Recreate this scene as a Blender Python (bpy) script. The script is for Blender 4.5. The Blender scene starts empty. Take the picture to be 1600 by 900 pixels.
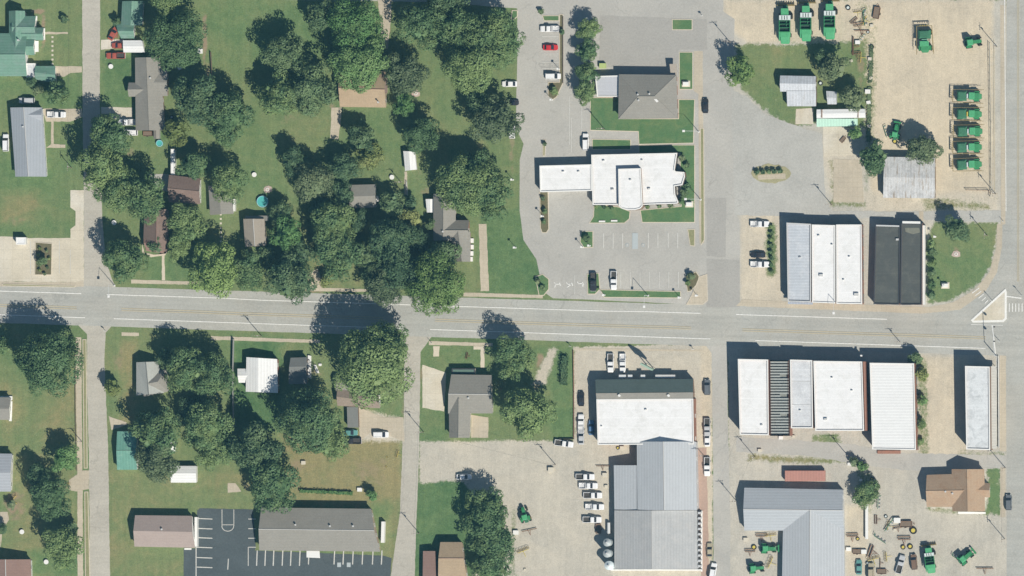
import bpy, math, random
import numpy as np
R = math.radians
random.seed(7)
scene = bpy.context.scene
C = scene.collection

# ---------------------------------------------------------------- camera, sky, sun, exposure
S = 0.2                                   # metres per photograph pixel on the ground
CAMH, NX, NY = 2500.0, 440.0, -34.0       # survey aircraft: height, and the ground point below it
cam = bpy.data.cameras.new('survey_camera')
camo = bpy.data.objects.new('survey_camera', cam); C.objects.link(camo)
camo.location = (NX, NY, CAMH); camo.rotation_euler = (0, 0, 0)
cam.sensor_width = 36.0; cam.lens = 36.0*CAMH/320.0
cam.shift_x = -NX/320.0; cam.shift_y = -NY/320.0
cam.clip_start = 10; cam.clip_end = 9000
scene.camera = camo

SUN_EL = R(47.0)
SH = (-0.65, 0.76)                        # direction the shadows fall on the ground (west-north-west)
world = bpy.data.worlds.new('World'); scene.world = world; world.use_nodes = True
wn = world.node_tree; bgn = wn.nodes['Background']
sky = wn.nodes.new('ShaderNodeTexSky'); sky.sky_type = 'NISHITA'; sky.sun_disc = False
sky.sun_elevation = SUN_EL; sky.sun_rotation = math.atan2(-SH[0], -SH[1])
sky.air_density = 1.0; sky.dust_density = 0.6; sky.ozone_density = 1.0
wn.links.new(sky.outputs[0], bgn.inputs[0]); bgn.inputs[1].default_value = 0.05
sl = bpy.data.lights.new('sun', 'SUN'); sl.energy = 4.3; sl.angle = R(0.5); sl.color = (1.0, 0.948, 0.845)
so = bpy.data.objects.new('sun', sl); C.objects.link(so); so.location = (200, -240, 400)
from mathutils import Vector, Matrix
ldir = Vector((SH[0]*math.cos(SUN_EL), SH[1]*math.cos(SUN_EL), -math.sin(SUN_EL)))
so.rotation_euler = ldir.to_track_quat('-Z', 'Y').to_euler()
scene.view_settings.view_transform = 'Standard'; scene.view_settings.look = 'None'
scene.view_settings.exposure = 0.32; scene.view_settings.gamma = 1.0
scene.view_settings.use_curve_mapping = False

# ---------------------------------------------------------------- helpers
def P(px, py, h=0.0):
    """a point of the survey grid at height h -> metres"""
    gx, gy = (px-800)*S, (450-py)*S
    k = (CAMH-h)/CAMH
    return Vector((NX+(gx-NX)*k, NY+(gy-NY)*k, h))

def srgb(r, g, b):
    f = lambda c: (c/255/12.92) if c/255 <= 0.04045 else ((c/255+0.055)/1.055)**2.4
    return (f(r), f(g), f(b))

class NT:
    def __init__(s, name):
        s.m = bpy.data.materials.new(name); s.m.use_nodes = True
        s.t = s.m.node_tree; s.b = s.t.nodes['Principled BSDF']
    def n(s, typ, **kw):
        nd = s.t.nodes.new(typ)
        for k, v in kw.items(): setattr(nd, k, v)
        return nd
    def l(s, a, b): s.t.links.new(a, b)
    def math(s, op, a, b=None, c=None, clamp=False):
        nd = s.n('ShaderNodeMath', operation=op); nd.use_clamp = clamp
        for i, v in enumerate((a, b, c)):
            if v is None: continue
            if hasattr(v, 'is_linked'): s.l(v, nd.inputs[i])
            else: nd.inputs[i].default_value = v
        return nd.outputs[0]
    def coord(s, world=True, scale=(1, 1, 1), rot=0.0):
        if world: o = s.n('ShaderNodeNewGeometry').outputs['Position']
        else: o = s.n('ShaderNodeTexCoord').outputs['Object']
        mp = s.n('ShaderNodeMapping'); mp.inputs['Scale'].default_value = scale
        mp.inputs['Rotation'].default_value = (0, 0, rot)
        s.l(o, mp.inputs['Vector']); return mp.outputs[0]
    def noise(s, vec, scale, detail=3, rough=0.6, dist=0.0):
        nd = s.n('ShaderNodeTexNoise'); s.l(vec, nd.inputs['Vector'])
        nd.inputs['Scale'].default_value = scale; nd.inputs['Detail'].default_value = detail
        nd.inputs['Roughness'].default_value = rough; nd.inputs['Distortion'].default_value = dist
        return nd.outputs['Fac']
    def remap(s, v, a, b, c=0.0, d=1.0):
        nd = s.n('ShaderNodeMapRange'); s.l(v, nd.inputs[0])
        for i, x in enumerate((a, b, c, d)): nd.inputs[1+i].default_value = x
        return nd.outputs[0]
    def mix(s, f, a, b):
        nd = s.n('ShaderNodeMix', data_type='RGBA'); 
        for i, v in ((0, f), (6, a), (7, b)):
            if hasattr(v, 'is_linked'): s.l(v, nd.inputs[i])
            elif isinstance(v, tuple): nd.inputs[i].default_value = (*v[:3], 1)
            else: nd.inputs[i].default_value = v
        return nd.outputs[2]
    def scale(s, col, f):
        nd = s.n('ShaderNodeVectorMath', operation='SCALE')
        if hasattr(col, 'is_linked'): s.l(col, nd.inputs[0])
        else: nd.inputs[0].default_value = col[:3]
        if hasattr(f, 'is_linked'): s.l(f, nd.inputs['Scale'])
        else: nd.inputs['Scale'].default_value = f
        return nd.outputs[0]
    def factor(s, terms):
        """1 + sum((noise-.5)*amt)"""
        acc = None
        for v, amt in terms:
            t = s.math('MULTIPLY_ADD', v, 2*amt, -amt)
            acc = t if acc is None else s.math('ADD', acc, t)
        return s.math('ADD', acc, 1.0)
    def bump(s, h, strength=0.3, dist=0.05):
        b = s.n('ShaderNodeBump'); b.inputs['Strength'].default_value = strength
        b.inputs['Distance'].default_value = dist
        s.l(h, b.inputs['Height']); s.l(b.outputs[0], s.b.inputs['Normal'])
    def col(s, c):
        if hasattr(c, 'is_linked'): s.l(c, s.b.inputs['Base Color'])
        else: s.b.inputs['Base Color'].default_value = (*c[:3], 1)
    def fin(s, rough=0.8, metal=0.0, spec=0.3):
        s.b.inputs['Roughness'].default_value = rough; s.b.inputs['Metallic'].default_value = metal
        s.b.inputs['Specular IOR Level'].default_value = spec
        return s.m

MATS = {}
def simple(name, c, rough=0.6, metal=0.0, amt=0.08, sc=3.0, spec=0.3, fine=0.0):
    if name in MATS: return MATS[name]
    t = NT(name); v = t.coord(world=True)
    terms = [(t.noise(v, sc, 4), amt)]
    if fine: terms.append((t.noise(v, 2.6, 2, 0.7), fine))
    t.col(t.scale(c, t.factor(terms)))
    MATS[name] = t.fin(rough, metal, spec); return MATS[name]

def paved(name, c, rough=0.9, grain=0.22, blotch=0.16, streak_rot=None, seams=None, crack=0.0, tint=None):
    """asphalt, concrete and the like"""
    t = NT(name); v = t.coord()
    terms = [(t.noise(v, 1.7, 3, 0.8), grain*1.4), (t.noise(v, 0.12, 5, 0.6, 0.6), blotch), (t.noise(v, 0.02, 2), blotch*0.6)]
    if streak_rot is not None:
        vs = t.coord(scale=(0.012, 0.55, 1), rot=streak_rot)
        terms.append((t.noise(vs, 1.0, 4, 0.7), 0.17))
    f = t.factor(terms)
    col = t.scale(c, f)
    if tint:
        col = t.mix(t.remap(t.noise(v, 0.05, 4, 0.6, 1.0), 0.45, 0.7), col, t.scale(tint, f))
    st = t.remap(t.noise(v, 0.38, 3, .6, 1.2), .63, .74); col = t.scale(col, t.math('MULTIPLY_ADD', st, -.10, 1.0))
    if seams:
        br = t.n('ShaderNodeTexBrick'); br.offset = 0.0; t.l(v, br.inputs['Vector'])
        br.inputs['Scale'].default_value = 1.0; br.inputs['Brick Width'].default_value = seams[0]; br.inputs['Row Height'].default_value = seams[1]
        br.inputs['Mortar Size'].default_value = 0.05; br.inputs['Color1'].default_value = (1, 1, 1, 1); br.inputs['Color2'].default_value = (0.96, 0.96, 0.95, 1); br.inputs['Mortar'].default_value = (0.86, 0.85, 0.82, 1)
        mx = t.n('ShaderNodeMix', data_type='RGBA', blend_type='MULTIPLY'); mx.inputs[0].default_value = 1.0
        t.l(col, mx.inputs[6]); t.l(br.outputs['Color'], mx.inputs[7]); col = mx.outputs[2]
    if crack:
        vo = t.n('ShaderNodeTexVoronoi', feature='DISTANCE_TO_EDGE'); vo.inputs['Scale'].default_value = 0.09
        wv = t.n('ShaderNodeVectorMath', operation='ADD'); t.l(v, wv.inputs[0])
        nn = t.n('ShaderNodeTexNoise'); t.l(v, nn.inputs['Vector']); nn.inputs['Scale'].default_value = 0.25; nn.inputs['Detail'].default_value = 4
        t.l(t.scale(nn.outputs['Color'], 6.0), wv.inputs[1]); t.l(wv.outputs[0], vo.inputs['Vector'])
        m = t.math('MULTIPLY', t.math('SUBTRACT', 1.0, t.remap(vo.outputs['Distance'], 0.0, 0.018)), t.remap(t.noise(v, 0.08, 2), 0.5, 0.62))
        col = t.mix(t.math('MULTIPLY', m, crack), col, (c[0]*0.45, c[1]*0.45, c[2]*0.45))
    t.col(col); return t.fin(rough, 0, 0.2)

def roofmat(name, c, kind='shingle', axis='x', tint=None, rust=0.0, rib=0.9, amt=0.10):
    """axis: the direction the ribs or seams run"""
    key = name+kind+axis
    if key in MATS: return MATS[key]
    t = NT(name); v = t.coord()
    terms = [(t.noise(v, 1.9, 3, 0.8), amt*1.5+.05), (t.noise(v, 0.25, 4, 0.6, 0.4), amt)]
    sv = t.coord(scale=((0.06, 1.2, 1) if axis == 'x' else (1.2, 0.06, 1)))
    terms.append((t.noise(sv, 1.0, 3, 0.7), amt*(0.9 if kind != 'shingle' else 0.35)))
    if kind in ('metal', 'shingle', 'membrane'):
        w = t.n('ShaderNodeTexWave', wave_type='BANDS', bands_direction=('Y' if axis == 'x' else 'X'))
        t.l(t.coord(), w.inputs['Vector'])
        w.inputs['Scale'].default_value = 0.314/ (rib if kind != 'membrane' else 3.0); w.inputs['Distortion'].default_value = 0.0
        sharp = t.math('POWER', w.outputs['Fac'], 6.0 if kind != 'membrane' else 60.0)
        terms.append((sharp, {'metal': 0.07, 'shingle': 0.02, 'membrane': 0.03}[kind]))
    f = t.factor(terms); col = t.scale(c, f)
    if tint: col = t.mix(t.remap(t.noise(v, 0.35, 4, 0.65, 0.8), 0.48, 0.68), col, t.scale(tint, f))
    if rust: col = t.mix(t.math('MULTIPLY', t.remap(t.noise(sv, 1.6, 5, 0.7), 0.54, 0.66), rust), col, t.scale((0.30, 0.22, 0.14), f))
    t.col(col)
    MATS[key] = t.fin(0.55 if kind == 'metal' else 0.85, 0.0, 0.35 if kind == 'metal' else 0.2)
    return MATS[key]

def leafmat(name, c, c2):
    t = NT(name)
    g = t.n('ShaderNodeNewGeometry'); oi = t.n('ShaderNodeObjectInfo')
    v = t.coord()
    f = t.factor([(g.outputs['Random Per Island'], 0.18), (oi.outputs['Random'], 0.14), (t.noise(v, 0.45, 3), 0.30)])
    fac = t.math('ADD', t.remap(t.noise(v, 0.22, 3), 0.38, 0.64), t.math('MULTIPLY_ADD', oi.outputs['Random'], 1.3, -.65), clamp=True)
    col = t.scale(t.mix(fac, c, c2), f)
    t.col(col); t.fin(0.6, 0, 0.25)
    tr = t.n('ShaderNodeBsdfTranslucent'); t.l(col, tr.inputs[0])
    ms = t.n('ShaderNodeMixShader'); ms.inputs[0].default_value = 0.18
    out = [n for n in t.t.nodes if n.type == 'OUTPUT_MATERIAL'][0]
    t.l(t.b.outputs[0], ms.inputs[1]); t.l(tr.outputs[0], ms.inputs[2]); t.l(ms.outputs[0], out.inputs[0])
    return t.m

def tag(o, label=None, cat=None, group=None, kind=None):
    if label: o['label'] = label
    if cat: o['category'] = cat
    if group: o['group'] = group
    if kind: o['kind'] = kind
    return o
def empty(name, loc, rz=0.0, label=None, cat=None, group=None):
    o = bpy.data.objects.new(name, None); C.objects.link(o); o.location = loc; o.rotation_euler = (0, 0, rz)
    o.empty_display_size = 0.5
    return tag(o, label, cat, group)
def copy_tree(o, parent=None):
    c = o.copy(); C.objects.link(c); c.parent = parent
    for ch in KIDS.get(o.name, []):
        copy_tree(ch, c)
    return c
KIDS = {}

class MB:
    def __init__(s): s.v = []; s.f = []; s.mi = []; s.cur = 0
    def add(s, vs, fs):
        n = len(s.v); s.v += [tuple(v) for v in vs]; s.f += [tuple(i+n for i in f) for f in fs]; s.mi += [s.cur]*len(fs)
        return s
    def box(s, x0, x1, y0, y1, z0, z1):
        return s.add([(x0,y0,z0),(x1,y0,z0),(x1,y1,z0),(x0,y1,z0),(x0,y0,z1),(x1,y0,z1),(x1,y1,z1),(x0,y1,z1)],
              [(0,3,2,1),(4,5,6,7),(0,1,5,4),(1,2,6,5),(2,3,7,6),(3,0,4,7)])
    def bbox(s, x0, x1, y0, y1, z0, z1, b=0.08):
        """box with chamfered top edges"""
        s.box(x0, x1, y0, y1, z0, z1-b)
        return s.add([(x0,y0,z1-b),(x1,y0,z1-b),(x1,y1,z1-b),(x0,y1,z1-b),(x0+b,y0+b,z1),(x1-b,y0+b,z1),(x1-b,y1-b,z1),(x0+b,y1-b,z1)],
              [(4,5,6,7),(0,1,5,4),(1,2,6,5),(2,3,7,6),(3,0,4,7)])
    def prism(s, poly, z0, z1, cap=True, bottom=False):
        n = len(poly)
        a = sum(poly[i][0]*poly[(i+1)%n][1]-poly[(i+1)%n][0]*poly[i][1] for i in range(n))
        if a < 0: poly = poly[::-1]
        vs = [(p[0], p[1], z0) for p in poly]+[(p[0], p[1], z1) for p in poly]
        fs = [(i, (i+1)%n, n+(i+1)%n, n+i) for i in range(n)]
        if cap: fs.append(tuple(range(n, 2*n)))
        if bottom: fs.append(tuple(range(n-1, -1, -1)))
        return s.add(vs, fs)
    def loft(s, secs, cap=True):
        """secs: (x, halfwidth, z0, z1)"""
        n = 8; vs = []; fs = []
        for x, hw, z0, z1 in secs:
            h = z1-z0; a, b = min(.15, h*.3), min(.16, h*.35)
            vs += [(x,-hw*.93,z0),(x,-hw,z0+a),(x,-hw,z1-b),(x,-hw*.84,z1),(x,hw*.84,z1),(x,hw,z1-b),(x,hw,z0+a),(x,hw*.93,z0)]
        for k in range(len(secs)-1):
            for i in range(n):
                j = (i+1) % n
                fs.append((k*n+i, (k+1)*n+i, (k+1)*n+j, k*n+j))
        if cap:
            fs.append(tuple(range(n))); m = (len(secs)-1)*n; fs.append(tuple(m+i for i in range(n-1, -1, -1)))
        return s.add(vs, fs)
    def tube(s, p0, p1, r0, r1=None, n=8, cap=True):
        r1 = r0 if r1 is None else r1
        p0, p1 = Vector(p0), Vector(p1); d = (p1-p0).normalized()
        u = d.cross(Vector((0, 0, 1)) if abs(d.z) < 0.9 else Vector((1, 0, 0))).normalized(); w = d.cross(u)
        vs = []
        for p, r in ((p0, r0), (p1, r1)):
            for i in range(n):
                a = 2*math.pi*i/n; vs.append(p+u*(r*math.cos(a))+w*(r*math.sin(a)))
        fs = [(i, (i+1)%n, n+(i+1)%n, n+i) for i in range(n)]
        if cap: fs += [tuple(range(n-1, -1, -1)), tuple(range(n, 2*n))]
        return s.add(vs, fs)
    def ring(s, c, axis, r0, r1, w, n=16):
        """thick washer: a tyre. axis 'y' or 'z'"""
        vs = []; fs = []
        for i in range(n):
            a = 2*math.pi*i/n; ca, sa = math.cos(a), math.sin(a)
            for rr, ww in ((r0, -w/2), (r1*.93, -w/2), (r1, -w*.3), (r1, w*.3), (r1*.93, w/2), (r0, w/2)):
                vs.append((c[0]+rr*ca, c[1]+ww, c[2]+rr*sa) if axis == 'y' else (c[0]+rr*ca, c[1]+rr*sa, c[2]+ww))
        for i in range(n):
            j = (i+1) % n
            for k in range(6):
                l = (k+1) % 6; fs.append((i*6+k, j*6+k, j*6+l, i*6+l))
        return s.add(vs, fs)
    def build(s, name, mat, parent=None, loc=(0,0,0), smooth=False, off=None):
        me = bpy.data.meshes.new(name)
        if off is not None: s.v = [(v[0]-off[0], v[1]-off[1], v[2]-off[2]) for v in s.v]
        me.from_pydata(s.v, [], s.f)
        mats = mat if isinstance(mat, (list, tuple)) else [mat]
        for m in mats: me.materials.append(m)
        if len(mats) > 1: me.polygons.foreach_set('material_index', s.mi)
        if smooth: me.polygons.foreach_set('use_smooth', [True]*len(s.f))
        me.update()
        o = bpy.data.objects.new(name, me); C.objects.link(o); o.location = loc
        if parent is not None:
            o.parent = parent; KIDS.setdefault(parent.name, []).append(o)
        return o

def place(proto, used, loc, rz, label, cat=None, group=None, sc=None):
    """first use moves the prototype itself, later ones copy it with its parts"""
    if proto.name in used: o = copy_tree(proto)
    else: used.add(proto.name); o = proto
    o.location = loc; o.rotation_euler = (0, 0, rz); o['label'] = label
    if cat: o['category'] = cat
    if group: o['group'] = group
    if sc: o.scale = (sc, sc, sc) if not isinstance(sc, tuple) else sc
    return o
USED = set()

# ---------------------------------------------------------------- ground sheet with painted-in kinds of ground (grass, gravel, bare dirt)
def axis(lo, hi, step, far):
    core = np.arange(lo, hi+1e-6, step)
    out = np.array([20, 60, 150, 400, 900, 2000, far], float)
    return np.concatenate([lo-out[::-1], core, hi+out])
gxs = axis(-166, 166, 0.4, 4200); gys = axis(-96, 96, 0.4, 4200)
GX, GY = np.meshgrid(gxs, gys)
PX = GX/S+800; PY = 450-GY/S
rs = np.random.RandomState(3)
def vnoise(x, y, sc, seed):
    r = np.random.RandomState(seed); tab = r.rand(256, 256)
    u = x/sc+1000; v = y/sc+1000; i = np.floor(u).astype(int); j = np.floor(v).astype(int); fu = u-i; fv = v-j
    fu = fu*fu*(3-2*fu); fv = fv*fv*(3-2*fv); g = lambda a, b: tab[a % 256, b % 256]
    return (g(i,j)*(1-fu)+g(i+1,j)*fu)*(1-fv)+(g(i,j+1)*(1-fu)+g(i+1,j+1)*fu)*fv
WOB = (vnoise(PX, PY, 9, 1)-.5)*1.0+(vnoise(PX, PY, 3.5, 2)-.5)*0.8
def sdist(poly):
    """signed distance in pixels, inside positive"""
    d = np.full(PX.shape, 1e9); ins = np.zeros(PX.shape, bool); n = len(poly)
    for k in range(n):
        x0, y0 = poly[k]; x1, y1 = poly[(k+1) % n]
        dx, dy = x1-x0, y1-y0; L = dx*dx+dy*dy+1e-9
        t = np.clip(((PX-x0)*dx+(PY-y0)*dy)/L, 0, 1)
        d = np.minimum(d, np.hypot(PX-x0-t*dx, PY-y0-t*dy))
        c = ((y0 > PY) != (y1 > PY)) & (PX < (x1-x0)*(PY-y0)/((y1-y0) if y1 != y0 else 1e-9)+x0)
        ins ^= c
    return np.where(ins, d, -d)
def rect(x0, y0, x1, y1): return [(x0, y0), (x1, y0), (x1, y1), (x0, y1)]
def wmask(poly, soft=3, wob=3):
    if len(poly) == 2: poly = rect(*poly[0], *poly[1])
    return np.clip((sdist(poly)+WOB*wob)/soft*.5+.5, 0, 1)
def blob(x, y, rx, ry, wob=0.5):
    d = 1-np.hypot((PX-x)/rx, (PY-y)/ry)+WOB*wob
    return np.clip(d*1.3, 0, 1)
gravel = np.zeros(PX.shape); tone = np.full(PX.shape, .5); dry = np.full(PX.shape, .45); dirt = np.zeros(PX.shape)
def setv(a, m, v): a[:] = a*(1-m)+v*m
# dryness of the grass, lot by lot
for poly, v in (
  ([(160,85),(206,165)], .08), ([(325,0),(405,300)], .38), ([(400,0),(520,110)], .3), ([(0,225),(112,365)], .35), ([(0,120),(128,165)], .3), ([(70,0),(128,100)], .5),
  ([(0,300),(60,350)], .68), ([(755,330),(848,458)], .2), ([(600,60),(720,200)], .45), ([(530,168),(640,235)], .4),
  ([(366,530),(440,668)], .05), ([(590,560),(630,652)], .33), ([(0,600),(121,900)], .58), ([(45,860),(125,900)], .25),
  ([(172,735),(400,900)], .56), ([(445,680),(627,790)], .82), ([(600,780),(626,900)], .6), ([(653,752),(722,870)], .17), ([(655,800),(680,900)], .15), ([(660,542),(765,600)], .38),
  ([(872,545),(896,685)], .3), ([(190,530),(212,660)], .72), ([(230,395),(300,440)], .3), ([(490,405),(570,450)], .6), ([(1150,66),(1352,200)], .5), ([(655,638),(700,690)], .35),
  ([(1455,345),(1560,470)], .42), ([(195,205),(270,275)], .42), ([(1538,730),(1563,800)], .4)):
    setv(dry, wmask(poly, 8, 8), v)
# bare or worn soil
for x, y, rx, ry, v in ((68,50,5,40,.8),(60,18,14,6,.8),(320,60,6,60,.9),(325,110,8,25,.7),(330,165,20,9,.6),(205,240,10,14,.6),(600,20,8,18,.8),(606,45,7,30,.9),(355,585,10,25,.7),(575,735,40,30,.45),
  (595,745,12,40,.35),(470,725,35,14,.5),(470,760,30,16,.3),(560,650,22,30,.6),(630,640,4,40,.5),(345,655,10,14,.7),(600,725,10,30,.4),(20,790,22,30,.9),(92,765,16,12,.7),(250,505,80,4,.7),
  (700,465,60,5,.5),(25,345,30,16,.35),(100,760,12,8,.7),(498,440,14,25,.8),(480,455,30,6,.6),(650,265,20,30,.35),(770,285,8,40,.5),(800,230,6,50,.5),(665,300,14,12,.5),(635,335,16,20,.45),(895,520,10,10,.3),(780,605,14,14,.6),
  (845,565,12,22,.8),(838,600,12,12,.8),(660,585,8,20,.6),(1345,130,6,40,.5),(1240,195,20,8,.5),(850,150,6,30,.5),(270,745,30,14,.4),(385,760,12,12,.4),(520,165,10,10,.5),(455,185,30,16,.35),(185,560,12,25,.45),(305,760,30,8,.3),
  (1495,395,9,12,.6),(1345,100,8,30,.6),(560,790,50,6,.3),(400,560,8,10,.5),(490,580,16,14,.5)):
    m = blob(x, y, rx, ry)*v; dirt[:] = np.maximum(dirt, m)
# gravel, packed earth and weedy yards (tone 0 = grey, 1 = warm tan)
for poly, soft, tn, w in (
  ([(1100,0),(1575,0),(1575,560),(1100,560)], 3, .25, 1),
  ([(1335,0),(1552,0),(1552,312),(1362,312),(1352,200)], 4, .95, 1), ([(1130,0),(1345,0),(1345,66),(1170,68),(1130,40)], 4, .9, 1),
  ([(1290,190),(1350,190),(1350,318),(1300,318),(1284,240)], 4, .55, 1), ([(1350,300),(1560,300),(1560,332),(1350,332)], 5, .6, .9),
  ([(1157,330),(1222,330),(1222,480),(1157,480)], 2, .7, 1),
  ([(896,543),(1113,536),(1113,905),(896,905)], 2, .5, 1), ([(655,690),(900,688),(960,905),(655,905)], 3, .38, 1),
  ([(1138,545),(1575,553),(1575,910),(1138,910)], 2, .3, 1), ([(1436,556),(1510,558),(1510,712),(1436,712)], 4, .8, 1), ([(1165,735),(1310,760)], 5, .25, 1),
  ([(1322,790),(1360,900)], 5, .75, 1), ([(858,545),(872,545),(852,600),(832,600)], 4, .6, 1), ([(1360,800),(1573,900)], 8, .35, 1), ([(1095,540),(1112,900)], 3, .85, 1),
  ([(570,640),(632,655),(632,690),(565,690)], 5, .45, .9), ([(1440,330),(1570,330),(1570,348),(1440,348)], 3, .2, 1)):
    m = wmask(poly, soft, 2.5); setv(tone, m, tn); setv(gravel, m, w)
# grass and weeds that come back over the gravel
for poly, v, w in (
  ([(1150,70),(1352,66),(1356,150),(1352,200),(1290,192),(1245,197),(1220,190),(1190,168),(1160,140),(1148,105)], .5, 1),
  ([(652,755),(722,752),(800,840),(735,905),(645,905),(650,770)], .17, 1), ([(1460,346),(1558,348),(1556,385),(1545,425),(1520,450),(1485,470),(1450,475),(1447,380)], .42, 1),
  ([(1352,130),(1368,130),(1366,230),(1352,300)], .55, .55), ([(1350,8),(1370,8),(1370,130),(1350,130)], .6, .35), ([(1298,250),(1302,250),(1304,312),(1300,318)], .75, .8), ([(1296,314),(1352,316),(1350,323),(1296,322)], .75, .7),
  ([(1170,710),(1260,714),(1320,718),(1320,723),(1260,724),(1170,720)], .8, .8), ([(1268,678),(1310,678),(1312,692),(1268,692)], .5, .8), ([(1340,730),(1364,740),(1362,800),(1340,790)], .6, .6),
  ([(1432,560),(1448,562),(1450,710),(1434,712)], .55, .6), ([(1448,792),(1562,797),(1562,805),(1448,800)], .6, .7), ([(1542,732),(1563,732),(1563,804),(1542,800)], .35, 1),
  ([(1498,704),(1570,706),(1570,712),(1498,712)], .7, .5), ([(1440,310),(1475,310),(1545,318),(1545,325),(1445,330)], .75, .6), ([(1175,258),(1232,258),(1232,284),(1175,284)], .75, .75),
  ([(1196,350),(1213,350),(1213,430),(1198,430)], .35, .9), ([(798,790),(806,790),(806,900),(798,900)], .6, .5), ([(872,548),(895,548),(895,685),(862,682),(862,600)], .3, 1), ([(655,638),(700,638),(700,684),(655,684)], .35, 1),
  ([(1340,0),(1352,0),(1352,60),(1340,60)], .7, .3)):
    m = wmask(poly, 4, 5)*w; setv(gravel, m, 0.0); setv(dry, m, v)
gravel[:] = np.clip(gravel, 0, 1); dirt[:] = dirt*(1-.8*gravel)
def track(pts, w=1.1, gap=4.5, amt=.35):
    d = np.full(PX.shape, 1e9)
    for (x0, y0), (x1, y1) in zip(pts[:-1], pts[1:]):
        dx, dy = x1-x0, y1-y0; t = np.clip(((PX-x0)*dx+(PY-y0)*dy)/(dx*dx+dy*dy), 0, 1); d = np.minimum(d, np.hypot(PX-x0-t*dx, PY-y0-t*dy))
    mk_ = np.clip(1-np.abs(np.abs(d+WOB*.8)-gap)/w, 0, 1)*gravel; dirt[:] = np.where(gravel > .6, np.maximum(dirt*(gravel < .9), mk_*amt*2), dirt)
def arc(cx, cy, r, a0, a1, n=14): return [(cx+r*math.cos(math.radians(a0+(a1-a0)*i/n)), cy+r*math.sin(math.radians(a0+(a1-a0)*i/n))) for i in range(n+1)]
track(arc(1443,105,16,0,360), amt=.25); track(arc(1440,100,30,20,300), amt=.18); track([(1450,0),(1455,60),(1480,130),(1470,220),(1480,300)], amt=.25); track([(1380,20),(1400,90),(1385,170)], amt=.2); track([(1535,60),(1500,110),(1440,180)], amt=.15)
track([(700,730),(760,720),(830,735),(890,760),(930,860),(935,905)], amt=.4); track([(665,715),(760,705),(880,712),(905,740)], amt=.35); track(arc(860,800,40,-120,160), amt=.3); track([(900,560),(905,600),(903,720)], amt=.3); track([(850,905),(860,800),(900,720)], amt=.25)
track([(1400,730),(1405,780),(1470,825),(1573,830)], amt=.4); track([(1340,735),(1390,745),(1425,800)], amt=.3); track(arc(1430,760,30,90,260), amt=.3); track([(1480,800),(1475,905)], amt=.3); track([(1150,740),(1150,905)], amt=.3); track([(1145,730),(1160,715),(1330,725)], amt=.3); track([(1475,560),(1470,710)], amt=.25)
track([(1150,120),(1200,230),(1290,320)], amt=.25); track([(1160,340),(1190,340),(1215,470)], amt=.2)
tone[:] = np.clip(tone, 0, 1); dirt[:] = np.clip(dirt, 0, 1)
ny_, nx_ = GX.shape
vv = np.stack([GX.ravel(), GY.ravel(), np.zeros(GX.size)], 1).astype(np.float32)
idx = np.arange(GX.size).reshape(ny_, nx_)
ff = np.stack([idx[:-1,:-1], idx[:-1,1:], idx[1:,1:], idx[1:,:-1]], -1).reshape(-1, 4).astype(np.int32)
gme = bpy.data.meshes.new('ground'); gme.vertices.add(len(vv)); gme.vertices.foreach_set('co', vv.ravel())
gme.loops.add(ff.size); gme.loops.foreach_set('vertex_index', ff.ravel()); gme.polygons.add(len(ff))
gme.polygons.foreach_set('loop_start', np.arange(0, ff.size, 4, dtype=np.int32)); gme.polygons.foreach_set('loop_total', np.full(len(ff), 4, np.int32))
gme.update(calc_edges=True)
at = gme.attributes.new('surf', 'FLOAT_COLOR', 'POINT')
at.data.foreach_set('color', np.stack([gravel.ravel(), tone.ravel(), dry.ravel(), dirt.ravel()], 1).astype(np.float32).ravel())
def ground_material():
    t = NT('mown_grass_and_gravel'); a = t.n('ShaderNodeAttribute', attribute_name='surf')
    sp = t.n('ShaderNodeSeparateColor'); t.l(a.outputs['Color'], sp.inputs[0])
    gr, tn, dr = sp.outputs; dt = a.outputs['Alpha']
    v = t.coord()
    n1 = t.noise(v, 2.2, 3, 0.75); n2 = t.noise(v, 0.5, 4, 0.65, 0.5); n3 = t.noise(v, 0.07, 4, 0.6, 0.8)
    mow = t.noise(t.coord(scale=(0.9, 0.03, 1), rot=R(4)), 1.0, 2)
    d2 = t.math('ADD', dr, t.math('ADD', t.math('MULTIPLY_ADD', n3, 0.85, -0.42), t.math('MULTIPLY_ADD', n2, 0.35, -0.175)), clamp=True)
    cr = t.n('ShaderNodeValToRGB'); t.l(d2, cr.inputs[0])
    e = cr.color_ramp.elements; e[0].position = 0; e[0].color = (.082, .158, .066, 1); e[1].position = 1; e[1].color = (.30, .255, .125, 1)
    for p, c in ((.3, (.138, .206, .088)), (.55, (.188, .226, .102)), (.78, (.262, .240, .118))):
        x = e.new(p); x.color = (*c, 1)
    grass = t.scale(cr.outputs[0], t.factor([(n1, .55), (n2, .20), (mow, .16)]))
    soil = t.scale((.30, .235, .155), t.factor([(n1, .28), (n2, .16)]))
    dm = t.remap(t.math('ADD', dt, t.math('MULTIPLY_ADD', n2, .8, -.4)), .25, .75)
    base = t.mix(dm, grass, soil)
    tn2 = t.math('ADD', tn, t.math('MULTIPLY_ADD', n3, .5, -.25), clamp=True)
    gcol = t.mix(tn2, (.445, .435, .395), (.58, .50, .375))
    track = t.noise(t.coord(scale=(.5, .05, 1), rot=R(20)), 1.0, 5, .7, 1.0)
    gcol = t.scale(gcol, t.factor([(n1, .35), (n2, .18), (n3, .20), (track, .16)])); gcol = t.scale(gcol, t.math('MULTIPLY_ADD', dt, -.16, 1.0))
    gr = t.remap(t.math('ADD', gr, t.math('MULTIPLY_ADD', t.noise(v, 1.1, 3, .75), 1.5, -.75)), .22, .78); t.col(t.mix(gr, base, gcol)); t.bump(n1, .6, .12)
    return t.fin(.95, 0, .1)
gme.materials.append(ground_material())
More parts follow.
